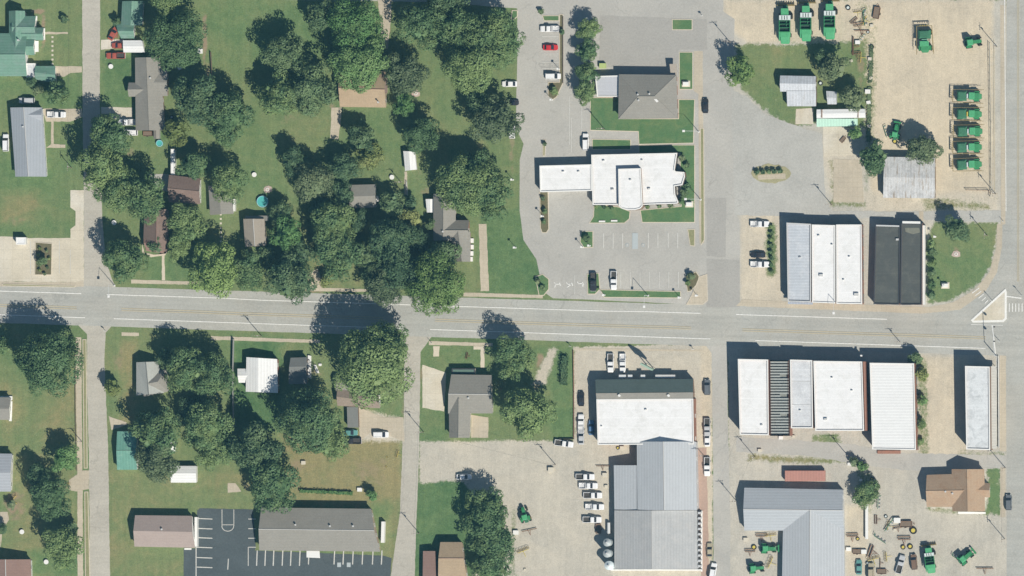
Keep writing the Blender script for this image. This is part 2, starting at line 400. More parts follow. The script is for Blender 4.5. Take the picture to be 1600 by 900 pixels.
go = bpy.data.objects.new('ground', gme); C.objects.link(go); tag(go, 'mown lawns, bare earth and gravel yards of the town block', kind='structure')

hz = MB(); hz.box(-4400, 4400, -4400, 4400, -1.0, 2640.0)
def haze_material():
    m = bpy.data.materials.new('summer_haze'); m.use_nodes = True; nt = m.node_tree; nt.nodes.clear()
    o = nt.nodes.new('ShaderNodeOutputMaterial'); v = nt.nodes.new('ShaderNodeVolumePrincipled')
    v.inputs['Color'].default_value = (.24, .66, 1.0, 1); v.inputs['Density'].default_value = 3.1e-5; v.inputs['Anisotropy'].default_value = 0.0
    nt.links.new(v.outputs[0], o.inputs['Volume']); return m
tag(hz.build('haze', haze_material()), 'thin blue summer haze between the aircraft and the ground', kind='stuff')

# ---------------------------------------------------------------- paved sheets
def rough_edge(poly, amt, step=6):
    out = []; n = len(poly)
    for k in range(n):
        x0, y0 = poly[k]; x1, y1 = poly[(k+1) % n]; L = math.hypot(x1-x0, y1-y0); m = max(1, int(L/step))
        for i in range(m):
            f = i/m; j = amt if i else amt*.3
            out.append((x0+(x1-x0)*f+random.uniform(-j, j), y0+(y1-y0)*f+random.uniform(-j, j)))
    return out
LV = [0.0]; ZB = [0.0]
def sheet(name, poly, mat, z, rough=0.5, label=None, step=6):
    if len(poly) == 2: poly = rect(*poly[0], *poly[1])
    ZB[0] += .0007; z += ZB[0]
    pts = [P(x, y)[:2] for x, y in (rough_edge(poly, rough, step) if rough else poly)]
    m = MB(); m.prism(pts, -.01, z)
    o = m.build(name, mat); tag(o, label, kind='structure'); return o
M = {}
ma = -math.atan(-0.0315)
M['asphalt'] = paved('worn_asphalt', (.405, .402, .368), streak_rot=ma, crack=.3, tint=(.425, .41, .365))
def lane_asphalt():
    m = M['asphalt'].copy(); m.name = 'worn_main_road_asphalt'; t = NT.__new__(NT); t.m = m; t.t = m.node_tree; t.b = t.t.nodes['Principled BSDF']
    src = t.b.inputs['Base Color'].links[0].from_socket
    sp = t.n('ShaderNodeSeparateXYZ'); t.l(t.n('ShaderNodeNewGeometry').outputs['Position'], sp.inputs[0])
    v = t.math('ABSOLUTE', t.math('ADD', sp.outputs[1], t.math('MULTIPLY_ADD', sp.outputs[0], .0329, 9.92)))
    inside = t.remap(v, 4.3, 3.5)
    tr = t.math('MULTIPLY', t.math('COSINE', t.math('MULTIPLY', t.math('SUBTRACT', v, 1.0), 3.49)), inside)
    f = t.math('ADD', t.math('MULTIPLY_ADD', inside, -.06, 1.03), t.math('MULTIPLY', tr, -.022))
    t.col(t.scale(src, f)); return m
M['road'] = lane_asphalt()
M['street'] = paved('pale_chip_seal', (.455, .425, .365), streak_rot=R(90), crack=.4)
M['lot'] = paved('car_park_asphalt', (.425, .41, .375), crack=.35, grain=.18, tint=(.465,.445,.40))
M['patch'] = paved('newer_asphalt', (.375, .36, .33), grain=.2, blotch=.12)
M['dark'] = paved('dark_sealed_asphalt', (.088, .105, .11), grain=.3, blotch=.25, crack=.4)
M['concrete'] = paved('pale_concrete', (.60, .54, .43), seams=(3.0, 3.0), grain=.16, blotch=.22, tint=(.66,.62,.54))
M['walk'] = paved('concrete_walk', (.52, .455, .355), seams=(1.5, 1.5), grain=.16, blotch=.2)
M['kerb'] = paved('kerb_concrete', (.60, .53, .42), grain=.12, blotch=.12)
M['bricky'] = paved('brick_walk', (.42, .30, .24), grain=.2, blotch=.2)
M['lawn'] = None
def lawn_mat():
    t = NT('watered_lawn'); v = t.coord(); n1 = t.noise(v, 2.2, 3, .75); n2 = t.noise(v, .3, 4, .6, .6)
    col = t.mix(t.remap(n2, .4, .7), (.096, .182, .078), (.150, .214, .094))
    t.col(t.scale(col, t.factor([(n1, .35)]))); t.bump(n1, .6, .1); return t.fin(.95, 0, .1)
M['lawn'] = lawn_mat()
M['white_paint'] = simple('road_white', (.72, .71, .67), .7, amt=.3, sc=1.4, fine=.2)
M['faded_paint'] = simple('faded_white', (.56, .55, .51), .8, amt=.22, sc=1.2, fine=.2)
M['yellow_paint'] = simple('faded_yellow', (.50, .44, .31), .8, amt=.15, sc=.8, fine=.15)
M['blue_paint'] = simple('faded_blue_paint', (.43,.47,.475), .8)
zA, zB, zC, zD, zM = .010, .022, .034, .040, .125

def rN(x): return 443+x*0.0305 if x < 1480 else 489.0
def rS(x): return 504.5+x*0.0328
xs = list(range(-400, 2001, 80))
sheet('main_road', [(x, rN(min(x, 1480))) for x in xs]+[(x, rS(x)) for x in xs[::-1]], M['road'], zC, .4, 'wide main road running across the whole block', step=20)
sheet('side_street', [(128,-200),(157,-200),(156,160),(157,225),(160,345),(165,405),(172,428),(182,452),(122,450),(131,425),(131,300),(129,165)], M['street'], zB, .4, 'narrow pale street on the left, north of the main road')
sheet('side_street', [(120,506),(136,522),(136,600),(139,720),(142,1100),(176,1100),(172,900),(169,700),(163,560),(165,520),(180,504)], M['street'], zB, .4, 'narrow pale street on the left, south of the main road')
sheet('side_street', [(610,522),(632,545),(631,650),(628,720),(625,800),(610,905),(590,1100),(640,1100),(648,900),(651,800),(653,757),(655,700),(657,550),(676,524)], M['street'], zB, .4, 'short pale lane running south from the middle of the main road')
sheet('side_street', [(1100,536),(1112,552),(1114,700),(1116,1100),(1142,1100),(1141,800),(1137,640),(1136,545),(1150,540)], M['lot'], zB, .4, 'lane running south beside the white shop row')
sheet('cross_road', [(1574,-600),(1655,-600),(1655,1500),(1573,1500),(1573,700),(1570,560),(1480,530),(1440,492),(1484,484),(1520,470),(1545,445),(1560,410),(1566,370),(1568,200),(1573,100)], M['asphalt'], zB, .3, 'wide road crossing at the right edge of the block', step=20)
sheet('back_street', [(-400,-60),(-400,-8),(128,-2),(400,-2),(480,0),(570,1),(700,4),(762,10),(808,13),(808,24),(1130,26),(1130,-60)], M['lot'], zA, .4, 'back street along the top edge', step=14)
sheet('car_park', [(808,10),(890,0),(1104,0),(1148,30),(1146,110),(1148,200),(1148,330),(1156,345),(1156,478),(1104,478),(1010,472),(864,466),(848,455),(838,405),(818,375),(812,330),(812,250),(818,225),(806,200),(808,100)], M['lot'], zB, .3, 'large pale car park around the white bank', step=14)
sheet('yard_paving', [(1143,140),(1165,150),(1198,180),(1250,198),(1285,210),(1290,312),(1300,330),(1352,330),(1460,330),(1572,328),(1572,348),(1460,344),(1225,338),(1148,336)], paved('weathered_yard', (.44,.43,.395), crack=.25, blotch=.2), zC, 1.0, 'weathered paved yard behind the shops')
sheet('asphalt_patch', [(1104,309),(1135,309),(1134,402),(1104,400)], M['patch'], .030, .3)
sheet('asphalt_patch', [(1104,404),(1156,406),(1156,480),(1104,480)], M['patch'], .030, .3)
sheet('asphalt_patch', [(938,24),(1105,30),(1105,78),(1060,78),(1058,105),(936,105)], M['patch'], .030, .4)
sheet('alley', [(1150,682),(1330,694),(1400,708),(1573,712),(1573,732),(1420,735),(1360,728),(1260,712),(1150,706)], M['lot'], zA, 1.2, 'paved alley behind the southern shop row')
sheet('gas_station_forecourt', [(-300,366),(28,370),(36,372),(110,372),(110,358),(118,352),(118,330),(110,324),(110,297),(131,297),(131,440),(128,441),(-300,436)], M['concrete'], zC, .4, 'pale concrete forecourt at the left edge')
sheet('pavement', [(-300,437),(118,441),(130,437),(131,448),(-300,446)], M['walk'], zD, .3, 'pavement in front of the concrete forecourt')
sheet('dark_car_park', [(287,857),(305,857),(308,798),(312,794),(395,796),(400,855),(398,860),(598,868),(612,872),(610,900),(606,1050),(287,1050)], M['dark'], zB, .3, 'dark sealed car park beside the long grey-roofed hall')
for poly, lab in (
  ([(118,527),(127,527),(128,640),(129,740),(130,900),(130,1000),(121,1000),(121,740),(119,640)], 'pavement along the left street'),
  ([(205,437),(310,440),(310,445),(205,443)], 'pavement before the brown cottage'), ([(480,449),(575,452),(575,456),(480,455)], None), ([(724,457),(848,461),(848,466),(724,463)], None),
  ([(190,519),(217,520),(217,525),(190,525)], None), ([(330,525),(500,531),(500,536),(330,531)], None), ([(670,533),(770,536),(770,541),(670,539)], None),
  ([(896,544),(1100,546),(1100,549),(896,547)], None), ([(1150,478),(1440,490),(1500,484),(1540,455),(1558,425),(1566,385),(1566,350),(1558,350),(1557,385),(1546,425),(1524,452),(1490,472),(1452,480),(1160,468)], 'pavement round the corner lawn'),
  ([(1564,352),(1571,350),(1571,8),(1563,8)], None), ([(1562,555),(1572,556),(1572,705),(1562,705)], None), ([(1563,730),(1571,730),(1571,808),(1563,808)], None),
  ([(1091,100),(1098,100),(1100,380),(1093,380)], 'path beside the bank lawn'), ([(1084,80),(1098,80),(1098,152),(1084,142)], None)):
    sheet('pavement', poly, M['walk'], zD, .4, lab)
# drives, paths and pads
for nm, poly, mk, lab in (
  ('path', [(70,50),(106,50),(106,53),(70,54)], 'walk', 'short path from the green-roofed house'), ('driveway', [(86,103),(128,104),(128,113),(110,114),(100,120),(86,118)], 'walk', 'drive to the green-roofed carport'),
  ('driveway', [(66,170),(128,170),(130,182),(110,190),(72,190)], 'walk', 'drive beside the grey metal-roofed house'), ('path', [(80,190),(84,190),(84,225),(102,226),(102,231),(72,231),(80,225)], 'walk', None),
  ('driveway', [(158,62),(194,62),(194,74),(158,78)], 'concrete', 'drive to the white carport'), ('driveway', [(158,167),(207,168),(207,186),(180,186),(170,178),(158,178)], 'concrete', 'drive of the long grey-roofed house'),
  ('driveway', [(590,0),(612,0),(611,30),(606,76),(598,76),(594,30)], 'walk', 'worn earth drive at the top edge'), ('path', [(518,168),(534,168),(532,190),(529,218),(516,216)], 'walk', 'broad path below the tan-roofed house'),
  ('path', [(748,350),(760,350),(764,455),(751,455)], 'walk', 'concrete path beside the grey-roofed house'), ('path', [(253,398),(257,398),(258,438),(253,438)], 'kerb', 'narrow front path of the brown cottage'),
  ('path', [(222,380),(226,395),(240,398),(260,396),(262,390),(258,399),(236,402),(222,394)], 'kerb', None), ('path', [(632,268),(636,268),(637,304),(632,304)], 'walk', None),
  ('path', [(740,541),(757,541),(757,575),(751,575),(751,546),(740,546)], 'kerb', None), ('path', [(677,541),(687,541),(686,557),(677,557)], 'kerb', None),
  ('driveway', [(660,570),(672,574),(697,582),(694,643),(660,637)], 'concrete', 'pale concrete pad beside the grey-roofed house south of the road'), ('driveway', [(736,648),(763,652),(763,684),(736,684)], 'walk', None),
  ('driveway', [(560,636),(600,652),(630,652),(632,690),(612,682),(588,668),(562,690)], 'walk', 'broken drive behind the tan-roofed cottage'), ('driveway', [(170,650),(198,660),(198,664),(174,672)], 'walk', None),
  ('driveway', [(108,750),(130,735),(139,735),(139,764),(120,768),(106,765)], 'walk', 'short drive by the bright green tree'), ('pad', [(356,755),(368,755),(377,768),(356,770)], 'walk', None),
  ('path', [(1079,270),(1086,268),(1086,270),(1079,273)], 'kerb', None), ('pad', [(1244,170),(1271,169),(1271,194),(1243,194)], 'concrete', 'bare concrete pad by the small barn'),
  ('pad', [(1286,198),(1320,198),(1330,215),(1332,243),(1287,244)], 'concrete', 'concrete pad below the white trailer'), ('pad', [(1303,248),(1345,250),(1350,316),(1302,316)], 'walk', 'old slab in the weedy yard'),
  ('path', [(0,860),(0,800),(12,800),(14,812),(4,830)], 'walk', None), ('pad', [(1436,330),(1443,330),(1443,345),(1436,345)], 'walk', None),
  ('driveway', [(325,290),(345,292),(364,312),(362,334),(330,330)], 'lot', None), ('driveway', [(232,272),(263,272),(263,300),(250,296)], 'lot', None),
  ('driveway', [(485,425),(497,420),(505,452),(478,452)], 'walk', None), ('pavement', [(1084,700),(1104,700),(1108,900),(1096,900)], 'bricky', 'brick-red strip beside the metal buildings')):
    sheet(nm, poly, M[mk], zD+.004, .5, lab)

# kerbed islands of lawn
def island(poly, label=None, kerb=True, mat=None, h=.13, kw=.22, kmat=None):
    if len(poly) == 2: poly = rect(*poly[0], *poly[1])
    pts = [P(x, y)[:2] for x, y in poly]
    cx = sum(p[0] for p in pts)/len(pts); cy = sum(p[1] for p in pts)/len(pts)
    inn = []
    n = len(pts); A = sum(pts[i][0]*pts[(i+1)%n][1]-pts[(i+1)%n][0]*pts[i][1] for i in range(n)); sg = 1 if A > 0 else -1
    for i in range(n):
        p, q, r = Vector(pts[i-1]), Vector(pts[i]), Vector(pts[(i+1) % n])
        a = (q-p).normalized(); b = (r-q).normalized(); na = Vector((-a.y, a.x))*sg; nb = Vector((-b.y, b.x))*sg
        d = (na+nb); d = d/max(.5, d.length_squared)*2 if d.length > .1 else na
        inn.append(q+d*(kw if kerb else 0))
    if kerb:
        m = MB(); n = len(pts)
        vs = [(*p, 0) for p in pts]+[(*p, h) for p in pts]+[(*p, h) for p in inn]+[(*p, 0) for p in inn]
        for i in range(n):
            j = (i+1) % n; m_ = [(i, j, n+j, n+i), (n+i, n+j, 2*n+j, 2*n+i), (2*n+i, 2*n+j, 3*n+j, 3*n+i)]
            m.add([vs[k] for f in m_ for k in f], [(0,1,2,3),(4,5,6,7),(8,9,10,11)])
        tag(m.build('kerb', kmat or M['kerb']), kind='structure')
    m = MB(); m.prism([tuple(p[:2]) for p in inn], 0, h-.02)
    o = m.build('lawn', mat or M['lawn']); tag(o, label, kind='structure'); return o
M['mulch'] = simple('bark_mulch', (.15, .135, .075), .95, amt=.3, sc=2, fine=.3)
M['drylawn'] = simple('dry_verge_grass', (.27,.265,.14), .95, amt=.22, sc=.6, fine=.35)
for poly, lab, mt in (
  ([(922,152),(968,152),(968,185),(1060,185),(1060,155),(1086,155),(1084,224),(998,226),(997,206),(922,204)], 'watered lawn round the hip-roofed office', None),
  ([(1061,81),(1083,81),(1083,140),(1061,140)], 'strip of lawn beside the office car park', None), ([(1050,30),(1082,30),(1082,47),(1050,47)], 'small grass island in the upper car park', None),
  ([(925,217),(986,218),(986,234),(925,234)], None, None), ([(998,226),(1086,226),(1086,348),(1003,348),(1000,328),(1064,322),(1062,240),(998,240)], 'lawn behind and beside the white bank', None),
  ([(928,318),(967,323),(985,330),(984,342),(976,349),(920,349),(927,338)], 'lawn left of the bank entrance', None),
  ([(843,299),(857,299),(858,358),(854,364),(847,364),(844,356)], 'long planted island below the bank canopy', M['mulch']), ([(908,361),(927,361),(927,387),(912,387),(906,378)], 'planted island at the head of the parking bays', None),
  ([(1074,358),(1086,358),(1086,385),(1078,384)], None, M['drylawn']), ([(1094,200),(1100,200),(1101,375),(1095,384)], 'thin grass strip beside the lane', M['drylawn']),
  ([(917,428),(936,426),(938,452),(930,460),(918,460)], 'planted island at the car park exit', None), ([(937,452),(1064,455),(1064,466),(944,465)], 'long lawn strip between car park and main road', None),
  ([(1070,430),(1088,424),(1093,432),(1090,444),(1080,455),(1074,456)], None, M['mulch']), ([(836,432),(848,428),(858,436),(858,452),(850,462),(842,462)], 'planted corner by the car park exit', None),
  ([(874,22),(880,22),(880,130),(870,152),(864,156),(856,150),(856,128),(874,128)], 'narrow planted island right of the left parking bays', M['mulch']),
  ([(847,24),(874,24),(874,33),(850,33)], None, None), ([(800,16),(809,16),(809,26),(803,31),(798,30)], None, None), ([(848,218),(853,218),(852,244),(848,244)], None, M['drylawn']),
  ([(55,378),(82,380),(81,430),(54,430)], 'planter bed in the concrete forecourt', M['mulch']), ([(4,443),(118,446),(118,449),(4,447)], None, M['drylawn']), ([(129,530),(135,530),(137,732),(131,732)], None, M['drylawn']), ([(132,768),(138,768),(141,905),(133,905)], None, M['drylawn']),
  ([(1093,432),(1105,428),(1106,470),(1098,476),(1072,476),(1080,462)], 'tan paved corner of the car park', M['walk'])):
    LV[0] += .003; island(poly, lab, True, mt, .12+LV[0])
oval = [(1205+31*math.cos(a*.3927), 271+15*math.sin(a*.3927)) for a in range(16)]
sheet('weedy_patch', oval, paved('weedy_gravel', (.36,.335,.20), grain=.3, blotch=.25), .07, 2.0, 'weedy oval patch round the dark shrubs in the paved yard', step=5)
sheet('pad', [(1184,274),(1227,271),(1228,279),(1185,281)], M['walk'], .075, .6)
# triangular traffic island with a broad white kerb
trip = [(1517,500),(1571,451),(1573,456),(1573,498),(1568,503),(1520,504)]
o = island(trip, 'tan triangular traffic island with white kerb at the crossing', True, M['concrete'], .20, .62, simple('white_painted_kerb', (.78,.77,.73), .7, amt=.1, sc=1.5, fine=.15))

# ---------------------------------------------------------------- markings
mk = {'white': MB(), 'faded': MB(), 'yellow': MB(), 'blue': MB()}
def _z(v): return v
def stripe(k, x0, y0, x1, y1, w=1.0, z=None):
    a, b = P(x0, y0), P(x1, y1); d = (b-a); d.z = 0; d.normalize(); n = Vector((-d.y, d.x, 0))*(w*S/2)
    z = zM if z is None else z
    mk[k].add([(a.x-n.x,a.y-n.y,z),(b.x-n.x,b.y-n.y,z),(b.x+n.x,b.y+n.y,z),(a.x+n.x,a.y+n.y,z)], [(0,1,2,3)])
def yN(x): return 454.7+x*.0318 + (1.2 if 350 < x < 1000 else 0)
def yS(x): return 491.8+x*.0340
for a, b in ((-300,127),(167,1095),(1150,1200),(1200,1386)): 
    for k in range(a, b, 60): stripe('white', k, yN(k), min(b, k+60), yN(min(b, k+60)), 1.5)
for a, b in ((-300,133),(178,632),(672,1110),(1180,1540)):
    for k in range(a, b, 60): stripe('white', k, yS(k), min(b, k+60), yS(min(b, k+60)), 1.5)
for a, b in ((-300,120),(190,600),(680,1080),(1160,1540)):
    for dy in (-1.6, 1.6):
        for k in range(a, b, 60):
            e = min(b, k+60); stripe('yellow', k, (yN(k)+yS(k))/2+4+dy, e, (yN(e)+yS(e))/2+4+dy, 1.3)
for y in (0,): 
    stripe('white', 1569, -100, 1572, 330, 1.2); stripe('yellow', 1592, -100, 1592, 440, .9); stripe('yellow', 1590, -100, 1590, 440, .9)
stripe('white', 1517, 507, 1567, 508, 1.0); stripe('white', 1573, 463, 1596, 466, 2.2); stripe('white', 1550, 508, 1553, 530, 1.6); stripe('white', 1553, 530, 1556, 556, 1.8)
for i in range(8): stripe('white', 1519+i*5, 458+i*4, 1530+i*3.4, 447+i*4.8+3, 1.4)
for i in range(7): stripe('white', 1577+i*5, 474, 1577+i*5, 487, 1.6)
stripe('faded', 1560, 561, 1561, 700, 1.6)
stripe('yellow', 1553, 62, 1554, 300, .9); stripe('white', 1557, 555, 1557, 700, .8)
# bank bays
for x in (943, 958, 973, 1013, 1028, 1044, 1059): stripe('faded', x, 364, x, 388, 1.5)
mk['blue'].add([(*P(988,364)[:2],zM),(*P(988,389)[:2],zM),(*P(997,389)[:2],zM),(*P(997,364)[:2],zM)], [(0,1,2,3)])
for x in (980, 1005):
    for a in range(8): stripe('blue', x+2.4*math.cos(a*.785), 383+2.4*math.sin(a*.785), x+2.4*math.cos(a*.785+.785), 383+2.4*math.sin(a*.785+.785), 1.0)
    stripe('white', x, 381, x, 385, 1)
for x in (970, 985, 1000, 1015, 1030, 1045, 1060): stripe('faded', x, 425, x, 450, 1.1)
for y in (57, 84, 97, 107, 131): stripe('faded', 847, y, 873, y, 1.1)
for x, y0, y1 in ((890,150,226),(909,152,210),(893,184,238)): stripe('faded', x, y0, x, y1, 1.0)
# turn arrows at the car park mouth
for x, y, t in ((871,444,'l'),(890,444,'s'),(907,443,'r')):
    stripe('white', x-3, y, x+3, y, 1.6); stripe('white', x+3 if t != 'l' else x-3, y, x+4 if t == 'r' else x-4, y+5, 1.5)
    stripe('white', x+3, y-2.5, x+5, y+2.5, 1.6); stripe('white', x-3, y, x-5, y-3, 1.2)
stripe('faded', 898, 430, 898, 460, .8); stripe('faded', 881, 432, 881, 460, .7)
# dark car park bays, and the court painted at its head
for y in (810, 825.5, 840, 855, 871, 886): stripe('faded', 307.5, y, 332, y+1, 1.5)
stripe('faded', 306.5, 810, 306.5, 905, 1.5)
for i, x in enumerate((402,415,428,442,455,469,483,523,537,552,567,583,597)): stripe('faded', x, 860, x-1, 884-(2 if i > 5 else 0), 1.7)
for y in (811, 826, 841): stripe('faded', 388, y, 400, y, 1.3)
stripe('faded', 388, 855, 388, 884, 1.2); stripe('faded', 388, 855, 400, 855, 1.2); stripe('faded', 357, 873, 356, 890, 1.5)
for x in (347, 365.5): stripe('faded', x, 796, x, 822, 1.1)
stripe('faded', 347, 820, 365.5, 820, 1.0)
for a in range(8): 
    t0, t1 = math.pi*a/8, math.pi*(a+1)/8
    stripe('faded', 356+9.3*math.cos(t0), 822+8*math.sin(t0), 356+9.3*math.cos(t1), 822+8*math.sin(t1), 1.1)
for x in (530, 545): mk['blue'].add([(*P(x-3,879)[:2],zM),(*P(x-3,886)[:2],zM),(*P(x+3,886)[:2],zM),(*P(x+3,879)[:2],zM)], [(0,1,2,3)])
for y0, x in ((376,48),(376,93),(390,110)): stripe('faded', x, y0, x, 428, .9)
for y in range(372, 440, 12): pass
for k, mm, lab in (('white', M['white_paint'], 'white road lines and arrows'), ('faded', M['faded_paint'], 'worn white parking bay lines'), ('yellow', M['yellow_paint'], 'faded yellow centre lines'), ('blue', M['blue_paint'], 'pale blue accessible bay marks')):
    tag(mk[k].build('road_marking', mm), lab, kind='structure')
# ---------------------------------------------------------------- buildings
W = {
 'white': simple('white_siding', (.72,.71,.68), .6, amt=.05), 'cream': simple('cream_siding', (.60,.55,.45), .7), 'grey': simple('grey_siding', (.40,.40,.39), .7),
 'brick': simple('red_brick', (.33,.17,.12), .9, amt=.15, sc=2, fine=.25), 'brownbrick': simple('brown_brick', (.27,.18,.13), .9, amt=.15, sc=2, fine=.25), 'tan': simple('tan_siding', (.48,.38,.28), .8),
 'metalw': simple('pale_metal_siding', (.55,.56,.57), .5, spec=.5), 'dkwood': simple('weathered_wood', (.20,.15,.11), .9, amt=.25, sc=2),
 'glass': simple('window_glass', (.05,.06,.07), .08, spec=.6, amt=.02), 'frame': simple('white_window_frame', (.75,.75,.73), .5, amt=.02), 'door': simple('painted_door', (.30,.22,.17), .5, amt=.05),
 'trim': simple('white_trim', (.78,.77,.74), .5, amt=.04), 'vent': simple('galvanised_vent', (.55,.55,.54), .4, amt=.05, spec=.5), 'dark': simple('dark_metal', (.06,.06,.065), .5, amt=.1),
 'rust': simple('rusty_steel', (.25,.13,.075), .85, amt=.3, sc=1.5, fine=.3), 'pole': simple('grey_pole_wood', (.26,.21,.165), .9, amt=.15), 'steel': simple('pale_steel', (.62,.63,.63), .4, spec=.5, amt=.05),
}
def win_proto(name, w, h, z0):
    m = MB(); t = .07
    m.box(-w/2-t, w/2+t, -.05, .06, z0-t, z0); m.box(-w/2-t, w/2+t, -.05, .06, z0+h, z0+h+t); m.box(-w/2-t, -w/2, -.05, .058, z0, z0+h); m.box(w/2, w/2+t, -.05, .058, z0, z0+h); m.box(-.02, .02, -.03, .05, z0, z0+h)
    f = m.data if False else m
    g = MB(); g.box(-w/2, w/2, -.03, .02, z0, z0+h); return m, g
def _mesh(mb, name, mat):
    o = mb.build(name, mat); me = o.data; bpy.data.objects.remove(o); return me
wf, wg = win_proto('window', 1.1, 1.2, .9); WIN = (_mesh(wf, 'window', W['frame']), _mesh(wg, 'pane', W['glass']))
sf, sg_ = win_proto('window', 2.6, 2.0, .5); SHOPWIN = (_mesh(sf, 'shop_window', W['dark']), _mesh(sg_, 'pane', W['glass']))
dm_ = MB(); dm_.box(-.5, .5, -.03, .05, .05, 2.1); dm_.box(-.58, .58, -.03, .04, 2.1, 2.2); DOOR = _mesh(dm_, 'door', W['door'])
hm_ = MB(); hm_.box(.34, .42, .05, .12, .98, 1.08); HANDLE = _mesh(hm_, 'handle', W['steel'])
rd_ = MB(); rd_.box(-1.5, 1.5, -.03, .05, .03, 2.7)
for k in range(6): rd_.box(-1.48, 1.48, .05, .07, .2+k*.42, .24+k*.42)
ROLL = _mesh(rd_, 'roller_door', W['trim'])
def child(name, me, parent, loc, rz):
    o = bpy.data.objects.new(name, me); C.objects.link(o); o.parent = parent; o.location = loc; o.rotation_euler = (0, 0, rz); return o
def openings(root, pts, kind='house', every=3.2, z=0.0, sides=None, h=3):
    """pts: wall foot ring in root coordinates, counter-clockwise"""
    n = len(pts); first = True
    for i in range(n):
        a, b = Vector(pts[i][:2]), Vector(pts[(i+1) % n][:2]); L = (b-a).length
        if L < 2.4: continue
        if sides is not None and i not in sides: continue
        d = (b-a)/L; out = Vector((d.y, -d.x)); rz = math.atan2(-out.x, out.y)
        k = max(1, int(L/every)); k = min(k, 8)
        for j in range(k):
            p = a+d*(L*(j+.5)/k)+out*.01
            if kind == 'house':
                if first and (j == k//2):
                    dd = child('door', DOOR, root, (p.x, p.y, z), rz); child('handle', HANDLE, dd, (0,0,0), 0); first = False
                else:
                    w = child('window', WIN[0], root, (p.x, p.y, z), rz); child('pane', WIN[1], w, (0,0,0), 0)
            elif kind == 'shop':
                if j % 3 == 1: dd = child('door', DOOR, root, (p.x, p.y, z), rz); child('handle', HANDLE, dd, (0,0,0), 0)
                else: w = child('window', SHOPWIN[0], root, (p.x, p.y, z), rz); child('pane', SHOPWIN[1], w, (0,0,0), 0)
            elif kind == 'shed':
                if j == k//2 and first: child('roller_door', ROLL, root, (p.x, p.y, z), rz); first = False
                elif j % 2 == 0: w = child('window', WIN[0], root, (p.x, p.y, z+.6), rz); child('pane', WIN[1], w, (0,0,0), 0)
def ccw(pts):
    n = len(pts); A = sum(pts[i][0]*pts[(i+1)%n][1]-pts[(i+1)%n][0]*pts[i][1] for i in range(n))
    return pts if A > 0 else pts[::-1]
def shrink(pts, d):
    pts = ccw([tuple(p[:2]) for p in pts]); n = len(pts); out = []
    for i in range(n):
        p, q, r = Vector(pts[i-1]), Vector(pts[i]), Vector(pts[(i+1) % n])
        a = (q-p).normalized(); b = (r-q).normalized(); na = Vector((-a.y, a.x)); nb = Vector((-b.y, b.x))
        s = na+nb; s = s*(2/s.length_squared) if s.length > .3 else na
        if s.length > 2.5: s = s.normalized()*1.4
        out.append(q+s*d)
    return out
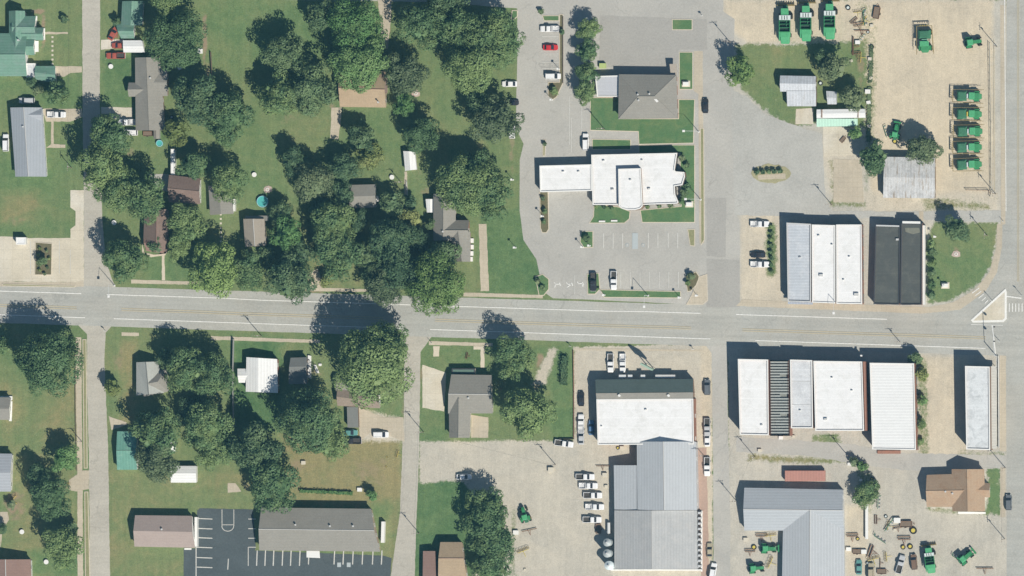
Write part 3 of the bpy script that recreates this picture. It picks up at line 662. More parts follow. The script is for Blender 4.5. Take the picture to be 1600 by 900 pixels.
class Building:
    def __init__(s, name, label, cat, center, group=None):
        c = P(*center); s.c = Vector((c.x, c.y, 0)); s.root = empty(name, s.c, 0, label, cat, group); s.k = 0
    def loc(s, q, h): return [P(x, y, h)-s.c for x, y in q]
    def flat(s, poly, h, roof, wall='brick', parapet=.5, kind='shop', coping='trim', sides=None, vents=(), windows=True):
        if len(poly) == 2: poly = rect(*poly[0], *poly[1])
        pts = ccw([tuple(p[:2]) for p in s.loc(poly, h)]); s.k += 1
        m = MB(); inn = shrink(pts, .3); n = len(pts)
        m.prism(pts, 0, h-.08, cap=False); m.prism([p[:2] for p in inn], h-parapet-.1, h-.08, cap=False)
        m.build('wall', W[wall], s.root)
        r = MB(); r.prism([tuple(p) for p in shrink(pts, .29)], h-parapet-.25, h-parapet); r.build('roof', roof, s.root)
        cpo = shrink(pts, -.04); cpi = shrink(pts, .32); c = MB()
        for i in range(n):
            j = (i+1) % n
            q = [(*cpo[i],h-.08),(*cpo[j],h-.08),(*cpi[j],h-.08),(*cpi[i],h-.08),(*cpo[i],h),(*cpo[j],h),(*cpi[j],h),(*cpi[i],h)]
            c.add(q, [(4,5,6,7),(0,1,5,4),(2,3,7,6)])
        c.build('coping', W[coping] if isinstance(coping, str) else coping, s.root)
        if windows: openings(s.root, pts, kind, sides=sides)
        for x, y, sz in vents:
            p = P(x, y, h)-s.c; v = MB(); z = h-parapet
            v.bbox(p.x-sz, p.x+sz, p.y-sz*.7, p.y+sz*.7, z, z+.5+sz*.3); v.build('roof_unit', W['vent'], s.root)
        return s
    def gable(s, q, eave, ridge, axis, roof, wall='white', over=.4, kind='house', cap=None, vents=(), windows=True, hip=0.0, rpos=.5, pitchmat=None):
        """q: NW,NE,SE,SW roof corners as pixels. axis: direction of the ridge"""
        if len(q) == 2: q = rect(*q[0], *q[1])
        s.k += 1; eave += .003*s.k
        nw, ne, se, sw = s.loc(q, eave)
        if axis == 'x': a0, a1, b0, b1 = nw, ne, sw, se
        else: a0, a1, b0, b1 = nw, sw, ne, se
        # a side: north (or west), b side: south (or east)
        cm = sum(q_[0] for q_ in q)/4, sum(q_[1] for q_ in q)/4
        r0 = a0.lerp(b0, rpos); r1 = a1.lerp(b1, rpos)
        sh = (P(*cm, ridge)-P(*cm, eave)); sh.z = 0
        r0 = Vector((r0.x, r0.y, ridge)); r1 = Vector((r1.x, r1.y, ridge))
        if hip: L = (r1-r0).length; f = hip/L; r0, r1 = r0.lerp(r1, f), r1.lerp(r0, f)
        t = Vector((0, 0, .14)); m = MB()
        vs = [a0, a1, b1, b0, r0, r1]; lo = [v-t for v in vs]
        fs = [(0,1,5,4), (2,3,4,5), (0,6+0,6+1,1), (1,7,8,2), (2,8,9,3), (3,9,6,0), (6,10,11,7), (8,11,10,9)]
        if hip: fs += [(3,0,4), (1,2,5), (9,10,6), (7,11,8)]
        else:
            fs = [(0,1,5,4), (2,3,4,5), (0,6,7,1), (2,8,9,3), (6,10,11,7), (8,11,10,9), (0,4,10,6), (4,3,9,10), (1,7,11,5), (5,11,8,2)]
        m.add(vs+lo, fs)
        for f in m.f: pass
        ro = m.build('roof', roof, s.root)
        import bmesh
        bm = bmesh.new(); bm.from_mesh(ro.data); bmesh.ops.recalc_face_normals(bm, faces=bm.faces); bm.to_mesh(ro.data); bm.free()
        if cap is not None:
            c = MB(); c.tube(r0+Vector((0,0,.02)), r1+Vector((0,0,.02)), .13, n=6)
            if hip:
                for p_ in (a0, b0): c.tube(p_, r0, .09, n=5)
                for p_ in (a1, b1): c.tube(p_, r1, .09, n=5)
            o = c.build('ridge_cap', cap, ro)
        # walls
        pts = [tuple(p[:2]) for p in (nw, ne, se, sw)]; ins = shrink(pts, over)
        w = MB(); ip = [(p[0], p[1]) for p in ins]
        slope = (ridge-eave)/max(.5, (a0-r0.lerp(r1, 0)).to_2d().length if not hip else ((a0+a1)/2-(r0+r1)/2).to_2d().length)
        zt = eave-.16+over*slope
        w.prism(ip, 0, zt, cap=False)
        if not hip:
            for e0, e1, rr in ((a0, b0, r0), (a1, b1, r1)):
                cc = (r0+r1)/2; d = (cc-rr); d.z = 0; d.normalize()
                inw = (e1-e0).normalized()*over
                p0 = e0+d*over+inw; p1 = e1+d*over-inw; top = rr+d*over
                w.add([(p0.x,p0.y,zt),(p1.x,p1.y,zt),(top.x,top.y,ridge-.17)], [(0,1,2)])
        w.build('wall', W[wall], s.root)
        if windows: openings(s.root, ccw(ip), kind)
        for x, y in vents:
            p = P(x, y, (eave+ridge)/2)-s.c; v = MB(); v.tube((p.x,p.y,eave), (p.x,p.y,ridge+.15), .16, n=8); v.tube((p.x,p.y,ridge+.12), (p.x,p.y,ridge+.3), .3, n=8); v.build('roof_vent', W['vent'], ro)
        return s
    def mono(s, q, h0, h1, side, roof, wall='metalw', posts=False, windows=False):
        """lean-to: h0 at the low side, h1 at the high one; side names the LOW side"""
        if len(q) == 2: q = rect(*q[0], *q[1])
        s.k += 1
        hh = {'n': (h0,h0,h1,h1), 's': (h1,h1,h0,h0), 'w': (h0,h1,h1,h0), 'e': (h1,h0,h0,h1)}[side]
        v = [P(x, y, h)-s.c for (x, y), h in zip(q, hh)]; t = Vector((0,0,.12)); m = MB()
        lo = [a-t for a in v]; m.add(v+lo, [(3,2,1,0),(4,5,6,7),(0,1,5,4),(1,2,6,5),(2,3,7,6),(3,0,4,7)]); ro = m.build('roof', roof, s.root)
        cc = sum(v, Vector())/4
        if posts:
            for a in v:
                b = a.lerp(cc, .06); p = MB(); p.tube((b.x,b.y,0), (b.x,b.y,a.z-.1), .09, n=6); p.build('post', W['trim'], s.root)
        else:
            b = [a.lerp(cc, .03) for a in lo]; w = MB()
            for i in range(4):
                j = (i+1) % 4; w.add([(b[i].x,b[i].y,0),(b[j].x,b[j].y,0),(b[j].x,b[j].y,b[j].z),(b[i].x,b[i].y,b[i].z)], [(0,1,2,3)])
            w.build('wall', W[wall], s.root)
        return s
    def slab(s, name, q, z0, z1, mat):
        if len(q) == 2: q = rect(*q[0], *q[1])
        m = MB(); m.prism([tuple(p[:2]) for p in s.loc(q, z1)], z0, z1, bottom=True); return m.build(name, mat, s.root)

green = roofmat('green_roof', (.155,.285,.215), 'metal', 'x', amt=.12, tint=(.20,.30,.25)); greeny = roofmat('green_roof', (.155,.285,.215), 'metal', 'y', amt=.12, tint=(.20,.30,.25))
greyS = roofmat('grey_shingle', (.275,.262,.232), 'shingle', 'x', amt=.12); greyD = roofmat('dark_grey_shingle', (.19,.195,.185), 'shingle', 'x', amt=.12)
greyM = roofmat('pale_blue_grey_metal', (.42,.445,.47), 'metal', 'x', amt=.06); greyMy = roofmat('pale_blue_grey_metal', (.455,.475,.495), 'metal', 'y', amt=.06); greyH = roofmat('blue_grey_house_metal', (.36,.385,.415), 'metal', 'y', amt=.06); greyHx = roofmat('blue_grey_house_metal', (.38,.40,.43), 'metal', 'x', amt=.06)
tanS = roofmat('tan_shingle', (.40,.29,.20), 'shingle', 'x', amt=.12, tint=(.38,.25,.16)); pinkS = roofmat('tan_pink_shingle', (.40,.305,.205), 'shingle', 'x', amt=.14)
brownS = roofmat('brown_shingle', (.22,.16,.135), 'shingle', 'y', amt=.2); redS = roofmat('red_brown_shingle', (.26,.17,.14), 'shingle', 'x', amt=.12); mauve = roofmat('mauve_shingle', (.375,.305,.275), 'shingle', 'x', amt=.1)
white = roofmat('white_membrane', (.80,.795,.79), 'membrane', 'x', amt=.05, tint=(.72,.715,.70)); whitem = roofmat('white_metal', (.78,.78,.77), 'metal', 'x', amt=.05); whitemy = roofmat('white_metal', (.80,.80,.79), 'metal', 'y', amt=.05)
palegrey = roofmat('pale_grey_membrane', (.60,.61,.625), 'membrane', 'x', amt=.14, tint=(.68,.69,.70)); rusty = roofmat('rust_streaked_metal', (.56,.56,.555), 'metal', 'y', rust=.8, amt=.22, tint=(.46,.46,.46)); barnm = roofmat('dull_barn_metal', (.55,.57,.60), 'metal', 'y', rust=.25, amt=.16)
blackR = roofmat('charcoal_membrane', (.092,.098,.092), 'membrane', 'x', amt=.14, tint=(.115,.12,.108)); capL = simple('pale_ridge_cap', (.5,.49,.47), .7)

b = Building('house', 'large rambling green-roofed house filling the upper left corner', 'house', (10, 80))
b.gable([(-40,52),(42,52),(42,119),(-40,119)], 3.4, 6.0, 'x', green, cap=green, vents=((30,63),)).gable([(14,17),(39,17),(39,80),(14,80)], 3.3, 5.2, 'y', greeny, cap=green).gable([(20,25),(56,25),(56,60),(20,60)], 3.2, 5.0, 'x', green, cap=green).gable([(34,43),(68,43),(68,63),(34,63)], 3.0, 4.3, 'x', green).gable([(20,60),(54,60),(54,86),(20,86)], 3.1, 4.6, 'x', green)
b.slab('porch', [(65,44),(70,44),(70,62),(65,62)], 0, .5, W['trim']); b.slab('porch', [(55,64),(60,64),(60,81),(55,81)], 0, .5, W['trim']); b.slab('coping', [(55,25),(58,25),(58,32),(55,32)], 2.6, 2.9, W['trim'])
b = Building('carport', 'small green-roofed garage with white end beside the green-roofed house', 'garage', (70, 116))
b.gable([(55,103),(86,103),(88,131),(55,124)], 2.6, 3.5, 'x', green).flat([(41,99),(55,99),(55,121),(41,121)], 2.5, palegrey, 'white', .25, windows=False)
b = Building('house', 'teal-green roofed house beside the white carport, left side street', 'house', (205, 35))
b.gable([(191,2),(224,2),(222,40),(189,40)], 3.2, 4.8, 'y', greeny, cap=green).gable([(181,37),(210,37),(210,60),(189,60)], 3.0, 4.3, 'x', green)
b.slab('porch', [(171,48),(184,48),(184,59),(171,59)], 0, .6, W['rust'])
b = Building('carport', 'white ribbed metal carport over the red car', 'carport', (210, 72)); b.gable([(192,63),(222,63),(226,82),(193,82)], 2.5, 2.9, 'x', whitem, wall='white', windows=False, over=.15)
b = Building('house', 'long grey shingle-roofed house beside the white pickup, half under trees', 'house', (232, 150))
b.gable([(211,90),(250,90),(258,204),(212,204)], 3.2, 5.0, 'y', greyS, 'brownbrick', cap=greyS, vents=((236,122),)).gable([(201,129),(240,129),(240,151),(201,151)], 3.0, 4.4, 'x', greyS, 'brownbrick').gable([(232,108),(262,108),(262,150),(232,150)], 3.05, 4.3, 'x', greyS, 'brownbrick')
b = Building('house', 'long grey metal-roofed house near the left edge', 'house', (45, 222))
b.gable([(16,168),(66,168),(73,276),(24,276)], 3.1, 4.6, 'y', greyH, cap=capL, rpos=.45, vents=((37,198),)).gable([(38,169),(66,169),(66,190),(38,190)], 3.15, 4.3, 'x', greyHx)
b = Building('house', 'tan-roofed house under the bright green trees', 'house', (567, 145)); b.gable([(531,108),(603,112),(603,168),(531,167)], 3.2, 5.6, 'x', pinkS, 'tan', cap=redS, vents=((592,160),)).gable([(593,116),(605,116),(605,146),(593,146)], 3.0, 4.0, 'y', brownS, 'tan', windows=False)
b = Building('house', 'dark brown roofed house east of the tree clump beside a paved yard', 'house', (289, 298)); b.gable([(264,273),(313,279),(313,319),(264,316)], 3.2, 5.0, 'x', brownS, 'white', cap=brownS).flat([(267,233),(273,233),(273,276),(267,276)], 2.4, white, 'white', .1, windows=False)
b = Building('cottage', 'red-brown roofed cottage with a curved front bed and path', 'cottage', (243, 360)); b.gable([(226,327),(262,327),(262,395),(224,372)], 3.3, 5.8, 'y', brownS, 'brick', rpos=.6, cap=redS).gable([(224,368),(258,370),(256,396),(228,392)], 2.9, 4.2, 'x', redS, 'brick')
b = Building('garage', 'small grey-roofed garage beside the brown house', 'garage', (345, 314)); b.gable([(326,292),(360,296),(365,334),(328,336)], 2.7, 3.8, 'y', greyS, 'white')
b.slab('trim', [(364,311),(367,311),(367,330),(364,330)], 0, 2.0, W['trim'])
b = Building('house', 'narrow brownish-grey roofed house below the round teal pool', 'house', (397, 363)); b.gable([(380,342),(413,342),(416,384),(383,386)], 3.6, 4.8, 'y', roofmat('taupe_shingle', (.33,.29,.24), 'shingle', 'y'), 'tan', cap=capL); b.mono([(383,337),(417,337),(417,345),(383,345)], 2.6, 3.0, 'n', greyS, windows=False)
b = Building('house', 'square grey shingle-roofed outbuilding among the trees', 'house', (565, 306)); b.gable([(544,289),(587,288),(588,324),(547,326)], 3.0, 4.3, 'x', greyS, 'cream', cap=None).slab('porch', [(587,306),(591,306),(591,315),(587,315)], 0, 1.0, W['trim'])
b = Building('house', 'cross-gabled grey house beside the concrete path', 'house', (706, 358))
b.gable([(677,303),(712,303),(712,376),(677,376)], 3.2, 5.4, 'y', greyS, 'brick', cap=greyS, vents=((693,362),)).gable([(696,344),(733,344),(733,376),(696,376)], 3.1, 5.2, 'x', greyS, 'brick', cap=greyS).gable([(700,362),(735,362),(735,409),(712,409)], 3.0, 5.0, 'y', greyS, 'brick', cap=greyS)
for k, (x, y) in enumerate(((737.5,376),(737.5,386),(737,396),(736,405))): b.slab('porch_step', [(x-2,y-3.5),(x+2.4,y-3.5),(x+2.4,y+3.5),(x-2,y+3.5)], 0, .5+.05*k, W['trim'])
b = Building('shed', 'white metal garden shed with grey slope, on open lawn', 'shed', (640, 250)); b.gable([(630,236),(648,237),(651,265),(633,267)], 2.3, 3.0, 'y', whitemy, 'white', over=.15, windows=False)
b = Building('carport', 'small bright white carport at the cross-gabled house', 'carport', (671, 320)); b.gable([(665,311),(679,311),(678,332),(667,332)], 2.4, 2.7, 'y', whitemy, 'white', over=.1, windows=False)
b = Building('office', 'hip-roofed grey office north of the white bank', 'office', (1010, 150))
b.gable([(967,116),(1057,117),(1059,185),(966,186)], 4.0, 7.0, 'x', greyS, 'brick', hip=6.6, cap=greyS, vents=((998,148),(1016,147),(999,157)))
b.flat([(930,119),(967,118),(966,151),(933,151)], 3.0, roofmat('blue_grey_flat', (.50,.51,.545), 'membrane', 'x', amt=.06), 'brick', .2, windows=False)
b.slab('chimney', [(1020,153),(1023,152),(1029,158),(1026,160)], 3.0, 6.6, W['trim']); b.slab('roof_corner', [(1046,100),(1057,100),(1057,117),(1048,117)], 2.6, 3.0, roofmat('pale_canopy', (.42,.37,.31), 'membrane', 'x'))
b = Building('bank', 'large white flat-roofed bank with drive-through wing', 'bank', (950, 285))
b.flat([(924,242),(1058,239),(1056,252),(1054,266),(1056,268),(1069,269),(1070,276),(1066,289),(1054,291),(1055,304),(1060,316),(1058,318),(1003,320),(926,320)], 3.9, white, 'brownbrick', .35, coping='trim', vents=((957,296,.4),(1014,295,.4),(943,251,.3),(1003,250,.25)))
b.flat([(843,259),(924,257),(925,298),(844,300)], 3.8, white, 'white', .3, windows=False, vents=((880,268,.3),(904,268,.3)))
b.flat([(966,264),(1001,263),(1004,322),(1000,326),(992,328),(980,328),(972,326),(967,322)], 5.2, white, 'brownbrick', .25, coping='trim', windows=False, vents=((985,281,.3),))
b = Building('barn', 'small barn with dull silver metal roof on the weedy lot', 'barn', (1248, 142)); b.gable([(1219,118),(1275,119),(1275,144),(1219,143)], 3.4, 4.4, 'x', barnm, 'dkwood', over=.2, kind='shed').mono([(1229,142),(1275,142),(1275,166),(1230,166)], 2.9, 3.7, 's', barnm, 'dkwood')
b = Building('shed', 'tiny pale metal shed between barn and scrubby tree', 'shed', (1299, 153)); b.gable([(1291,142),(1307,143),(1307,163),(1293,163)], 2.3, 2.8, 'x', barnm, 'metalw', over=.1, windows=False)
b = Building('mobile_home', 'white mobile home with pale mint awning', 'mobile home', (1313, 184))
b.gable([(1276,171),(1351,170),(1352,184),(1276,185)], 3.0, 3.3, 'x', whitem, 'white', over=.1).mono([(1276,185.5),(1340,185.5),(1340,197),(1276,198)], 2.4, 2.8, 's', roofmat('mint_awning', (.50,.74,.60), 'metal', 'y', amt=.06), posts=True)
b.slab('drainpipe', [(1283,171),(1285,171),(1285,184),(1283,184)], 2.9, 3.38, W['door']); b.slab('drainpipe', [(1340,171),(1341.5,171),(1341.5,184),(1340,184)], 2.9, 3.38, W['door'])
b = Building('barn', 'old shed with rust-streaked pale metal roof by the gravel lot', 'shed', (1420, 278)); b.gable([(1382,245),(1461,246),(1461,310),(1380,309)], 3.4, 4.3, 'x', rusty, 'dkwood', over=.2, kind='shed')
# shops north of the main road
b = Building('shop', 'grey metal-roofed shop at the west end of the northern shop row', 'shop', (1248, 410)); b.flat([(1229,348),(1267,350),(1267,472),(1231,471)], 4.9, roofmat('grey_shop_metal', (.50,.53,.57), 'metal', 'x', amt=.1, tint=(.58,.60,.63)), 'brick', .4, coping='vent', vents=((1250,402,.3),))
b.slab('awning', [(1231,471.5),(1270,472.5),(1270,476),(1231,475)], 2.8, 3.0, roofmat('blue_grey_awning', (.4,.45,.52), 'metal', 'y'))
b = Building('shop', 'bright white roofed shop next to the grey metal-roofed one', 'shop', (1287, 410)); b.flat([(1268.5,351),(1305,352),(1305,474),(1269,472.5)], 4.7, white, 'brick', .3, vents=((1300,382,.25),(1283,430,.6),(1279,368,.3)))
b = Building('shop', 'bright white roofed shop with brick east wall, north of the main road', 'shop', (1326, 410)); b.flat([(1306.5,351),(1346,351),(1347,475),(1307,474.5)], 4.7, white, 'brick', .3, vents=((1327,401,.25),(1318,437,.25),(1338,460,.7)))
b = Building('shop', 'charcoal-roofed shop left half of the dark pair', 'shop', (1386, 412)); b.flat([(1368,352),(1406.5,353),(1405,476),(1365,475)], 3.9, blackR, 'brick', .3, coping='dark', vents=((1402,374,.45),)); b.slab('roof_edge', [(1369,351.2),(1405,352.2),(1405,354.5),(1369,353.5)], 3.8, 3.96, W['vent'])
b = Building('shop', 'charcoal-roofed shop with pale patch and brick side, right half of the dark pair', 'shop', (1424, 412)); b.flat([(1408,349),(1441,349),(1440,476),(1406.5,476)], 4.0, blackR, 'brick', .35, coping='dark'); b.slab('roof_patch', [(1414,356),(1436,356),(1438,363),(1426,366),(1415,362)], 3.64, 3.72, simple('worn_felt', (.2,.2,.16), .9, amt=.4, sc=1)); b.slab('roof_edge', [(1410,345.5),(1438,346),(1438,349.5),(1410,349)], 4.05, 4.2, W['trim'])
b.slab('side_wall', [(1441.5,352),(1445,352),(1445,476),(1441.5,476)], 0, 3.0, W['white'])
# southern shop row
b = Building('shop', 'white-roofed shop at the west end of the southern row', 'shop', (1177, 620)); b.flat([(1153,561),(1200,562),(1201,680),(1156,679)], 7.8, white, 'brick', .4, vents=((1190,664,.3),))
b = Building('shop', 'roofless gutted shop with bare joists between white roofs', 'shop', (1218, 620))
pts = ccw([tuple(p[:2]) for p in b.loc([(1202,563),(1232,563),(1234,681),(1203,681)], 6.4)])
m = MB(); m.prism(pts, 0, 6.4, cap=False); m.prism([tuple(p) for p in shrink(pts, .3)], 0, 6.4, cap=False)
m.build('wall', W['brick'], b.root); b.slab('floor', [(1203.5,564),(1232,564),(1233,680),(1204,680)], 0.05, 5.5, simple('rubble_floor', (.26,.27,.25), .95, amt=.4, sc=.8, fine=.4))
joist = simple('weathered_joist', (.36,.38,.36), .9, amt=.3, sc=1.5)
for i in range(26):
    y = 566+i*4.4
    j = MB(); a = P(1203.4+i*.02, y, 6.1)-b.c; c2 = P(1232.2+i*.03, y, 6.1)-b.c
    if i % 7 == 5: c2 = a.lerp(c2, .55)
    dx = c2.x-a.x; j.box(a.x, a.x+dx, a.y-.24, a.y+.24, 5.9, 6.15); j.build('joist', joist, b.root)
b = Building('shop', 'pale grey narrow-roofed shop right of the gutted one', 'shop', (1252, 618)); b.flat([(1234.5,562),(1269,563),(1270,669),(1236,669)], 6.6, palegrey, 'brick', .4, vents=((1250,641,.25),)); 
for y in (595.5, 632): b.slab('roof_seam', [(1236,y),(1269,y+.3),(1269,y+1.1),(1236,y+.8)], 6.1, 6.27, W['vent'])
b = Building('shop', 'broad white-roofed shop in the middle of the southern row', 'shop', (1311, 618)); b.flat([(1271,564),(1347,565),(1350,673),(1274,673)], 6.5, white, 'brick', .35, vents=((1290,655,.5),(1331,610,.25),(1300,590,.25))); b.slab('side_wall', [(1348.5,565),(1352,565),(1354,673),(1351.5,673)], 0, 6.2, W['brick'])
b = Building('shop', 'white-roofed shop standing apart at the east end of the southern row', 'shop', (1394, 635)); b.flat([(1359,567),(1428,568),(1431,703),(1363,702)], 6.8, whitem, 'brick', .3)
b.slab('step', [(1371,704),(1407,704),(1407,709),(1371,709)], 0, .6, W['brick'])
b = Building('shop', 'narrow speckled white-roofed shop by the cross road', 'shop', (1527, 637)); b.flat([(1508,572),(1546,573),(1547,703),(1510,702)], 7.4, roofmat('speckled_white', (.66,.68,.69), 'membrane', 'x', amt=.1, rust=.0, tint=(.5,.52,.53)), 'brownbrick', .4)
b.mono([(1548,572),(1556.5,572),(1557,701),(1549,701)], 2.6, 3.0, 'e', roofmat('awning_grey', (.5,.49,.45), 'metal', 'x'), posts=True)
# dealership and works
b = Building('dealership', 'large white-roofed dealership with dark front slope', 'dealership', (1005, 640))
b.flat([(932,624),(1083,623),(1084,694),(934,695)], 6.0, white, 'brick', .3, coping='trim', kind='shed', vents=((1009,640,.3),(940,666,.2)))
b.mono([(930,593),(1083,592),(1083,612.5),(931,614)], 4.0, 6.3, 'n', roofmat('dark_green_front', (.115,.15,.14), 'shingle', 'x', amt=.15), 'brownbrick'); b.mono([(931,614.5),(1083,613),(1083,622.6),(932,623.4)], 5.9, 6.3, 's', greyS, 'brownbrick')
for x in (968, 1045): p = P(x, 618, 6.1)-b.c; v = MB(); v.tube((p.x,p.y,5.9), (p.x,p.y,6.9), .4, n=10); v.build('roof_vent', W['trim'], b.root)
for x0, x1, mt in ((967,978,'steel'),(981,988,'steel'),(1001,1008,'steel'),(1024,1055,'vent')): b.slab('awning', [(x0,585.5),(x1,585.5),(x1,590.5),(x0,590.5)], 2.7, 2.9, W[mt])
b = Building('workshop', 'tall grey metal workshop behind the white-roofed dealership', 'workshop', (1035, 745))
b.gable([(995,690),(1087,690),(1089,797),(996,797)], 5.4, 8.0, 'y', greyMy, 'metalw', over=.15, kind='shed', rpos=.47, cap=capL).mono([(959,727),(995,727),(995,797),(960,796)], 3.8, 5.2, 'w', greyM if False else greyMy)
b = Building('workshop', 'lower grey metal workshop with white buttressed east side', 'workshop', (1028, 845))
b.gable([(960,797.5),(1089,797.5),(1090,889),(960,889)], 3.9, 6.9, 'y', roofmat('pale_workshop_metal', (.42,.425,.425), 'metal', 'y', tint=(.46,.455,.445)), 'metalw', over=.15, kind='shed', rpos=.47, cap=capL)
for i in range(11): b.slab('buttress', [(1090.6,800+i*8.3),(1094.5,800+i*8.3),(1093.8,803.2+i*8.3),(1090.6,803.5+i*8.3)], 0, 3.6, W['metalw'])
b.slab('loading_dock', [(1095,798),(1097.5,798),(1097.5,893),(1095,893)], 0, .5, W['trim']); b.slab('dock_edge', [(954,889.6),(1097,889.6),(1097,891.6),(954,891.6)], 0, 1.2, W['trim'])
b = Building('warehouse', 'L-shaped blue-grey metal warehouse at the bottom', 'warehouse', (1265, 850))
b.gable([(1163,762),(1317,765),(1319,829),(1163,829)], 3.3, 5.6, 'x', greyM, 'metalw', over=.15, kind='shed', cap=capL).gable([(1224,796),(1318,796),(1320,960),(1221,960)], 3.33, 5.65, 'y', greyMy, 'metalw', over=.15, kind='shed', rpos=.46, cap=capL)
b = Building('trailer', 'long faded red box trailer behind the warehouse', 'trailer', (1257, 744))
red = roofmat('faded_red', (.47,.235,.185), 'metal', 'y', amt=.08); m = MB(); a = P(1226,735,2.4)-b.c; c2 = P(1289,752,2.4)-b.c; m.bbox(a.x, c2.x, c2.y, a.y, .8, 2.4, .15); m.build('body', red, b.root)
for x in (a.x+1.4, a.x+2.5, c2.x-2):
    for y in (c2.y+.25, a.y-.25): w = MB(); w.tube((x, y-.15, .45), (x, y+.15, .45), .45, n=12); w.build('wheel', W['dark'], b.root)
m = MB(); m.box(a.x+.3, c2.x-.3, c2.y+.4, a.y-.4, .6, .8); m.build('chassis', W['rust'], b.root)
b = Building('house', 'brown cross-gabled house by the cross road, lower right', 'house', (1500, 765))
b.gable([(1448,742),(1508,740),(1510,792),(1448,792)], 3.4, 5.6, 'x', tanS, 'white', cap=tanS, vents=((1478,768),(1489,771))).gable([(1487,733),(1538,733),(1539,799),(1488,799)], 3.5, 6.2, 'y', roofmat('tan_shingle_y', (.40,.29,.20), 'shingle', 'y', tint=(.38,.25,.16)), 'white', cap=tanS).gable([(1520,753),(1547,755),(1547,777),(1520,777)], 3.2, 4.6, 'x', tanS, 'white')
b.slab('porch', [(1497,799.5),(1540,800),(1540,803),(1497,803)], 0, .4, W['trim'])
# houses south of the road
b = Building('house', 'bright white metal-roofed house behind the grey fence', 'house', (408, 588)); b.gable([(385,558),(433,561),(434,614),(384,612)], 3.4, 4.6, 'y', whitemy, 'brick', over=.2, rpos=.4).gable([(371,576),(392,576),(392,598),(373,598)], 2.8, 3.6, 'x', whitem, 'white', over=.2)
b = Building('house', 'grey hip-roofed house with crossing ridges under the trees', 'house', (238, 592)); b.gable([(213,566),(247,565),(256,614),(213,618)], 3.4, 5.4, 'y', roofmat('light_grey_shingle', (.40,.41,.38), 'shingle', 'y', amt=.1), 'white', cap=greyD).gable([(222,582),(260,577),(262,612),(224,620)], 3.3, 5.5, 'x', greyS, 'white', hip=2.5)
b = Building('house', 'small dark grey roofed house with white porch beside the white-roofed one', 'house', (466, 580)); b.gable([(454,559),(480,558),(480,600),(451,600)], 3.2, 4.4, 'x', greyD, 'brownbrick', rpos=.35); b.slab('porch', [(481,555),(486,556),(486,592),(481,590)], 0, .7, W['trim']); b.slab('porch_step', [(490,570),(494,570),(499,583),(494,583)], 0, .3, W['trim'])
b = Building('cottage', 'brownish-grey roofed cottage under the biggest tree', 'cottage', (560, 620)); b.gable([(527,606),(592,618),(594,638),(527,634)], 3.0, 4.2, 'x', roofmat('brown_grey_shingle', (.29,.235,.19), 'shingle', 'x', amt=.2), 'cream').gable([(525,590),(562,590),(562,612),(525,612)], 2.9, 4.0, 'x', greyS, 'cream', windows=False); b.slab('porch', [(591,617),(594,617),(594,631),(591,631)], 0, .6, W['trim'])
b = Building('shed', 'low black-roofed lean-to behind the cottage', 'shed', (551, 652)); b.mono([(542,636),(559,636),(560,668),(543,668)], 2.2, 2.7, 'e', greyD, 'dkwood')
b = Building('house', 'grey cross-gabled house beside the pale concrete pad', 'house', (735, 630)); b.gable([(705,585),(768,586),(770,646),(700,646)], 3.4, 5.6, 'x', greyS, 'cream', cap=capL, vents=((733,622),)).gable([(701,622),(736,622),(734,684),(702,684)], 3.3, 5.4, 'y', greyS, 'cream', cap=greyS).flat([(706,576),(742,576),(742,584),(706,584)], 2.3, roofmat('green_porch', (.12,.19,.15), 'metal', 'x'), 'cream', .1, windows=False, coping='dark')
b = Building('garage', 'green metal-roofed garage with white edge by the left street', 'garage', (196, 704)); b.gable([(183,674),(214,674),(214,734),(183,734)], 3.0, 4.2, 'x', roofmat('teal_roof', (.15,.33,.26), 'metal', 'y', tint=(.2,.38,.3)), 'white', over=.2, cap=green)
b = Building('shed', 'white metal garden shed standing on the open grass south', 'shed', (288, 741)); b.gable([(267,728),(307,728),(307,754),(267,754)], 2.4, 3.2, 'x', whitem, 'white', over=.15, windows=False, rpos=.45)
b = Building('gazebo', 'small white gazebo roof peeping between two trees', 'gazebo', (264, 697)); b.gable([(254,692),(273,690),(273,707),(258,706)], 2.3, 3.4, 'x', whitem, 'white', over=.1, windows=False, hip=1.2)
b = Building('hall', 'mauve-roofed hall with white east wall on the lawn', 'hall', (258, 830)); b.gable([(211,805),(300,806),(305,856),(210,854)], 3.2, 5.2, 'x', mauve, 'white', over=.3, vents=((254,827),)); b.slab('wall_panel', [(304,808),(308,808),(308,854),(304,854)], 0, 2.2, W['trim']); b.slab('porch', [(288,856.5),(299,856.5),(299,859),(288,859)], 0, .3, W['trim'])
b = Building('hall', 'long grey shingle-roofed hall above the dark car park', 'hall', (500, 828)); b.gable([(408,793),(580,795),(594,862),(405,860)], 3.5, 5.9, 'x', greyS, 'tan', over=.4, cap=capL, vents=((463,820),(517,822),(553,822)))
b.slab('entrance_canopy', [(479,860.5),(499,860.5),(500,872),(479,871)], 2.7, 3.0, W['trim']); b.slab('wall_panel', [(596,815),(601,815),(600,848),(595,848)], 0, 2.0, W['trim'])
b = Building('house', 'tan-roofed house at the bottom edge beside the two big trees', 'house', (712, 875)); b.gable([(688,847),(722,847),(735,930),(684,930)], 3.4, 5.4, 'x', pinkS, 'tan', rpos=.3, cap=redS)
b = Building('shed', 'red-brown roofed annex at the bottom edge', 'shed', (670, 885)); b.mono([(661,861),(680,861),(682,930),(660,930)], 2.8, 3.3, 'w', redS, 'brick')
b = Building('house', 'grey-roofed house cut by the left edge, beside the dark trees', 'house', (5, 740)); b.gable([(-60,708),(19,709),(17,768),(-60,768)], 3.4, 5.0, 'x', greyHx, 'white')
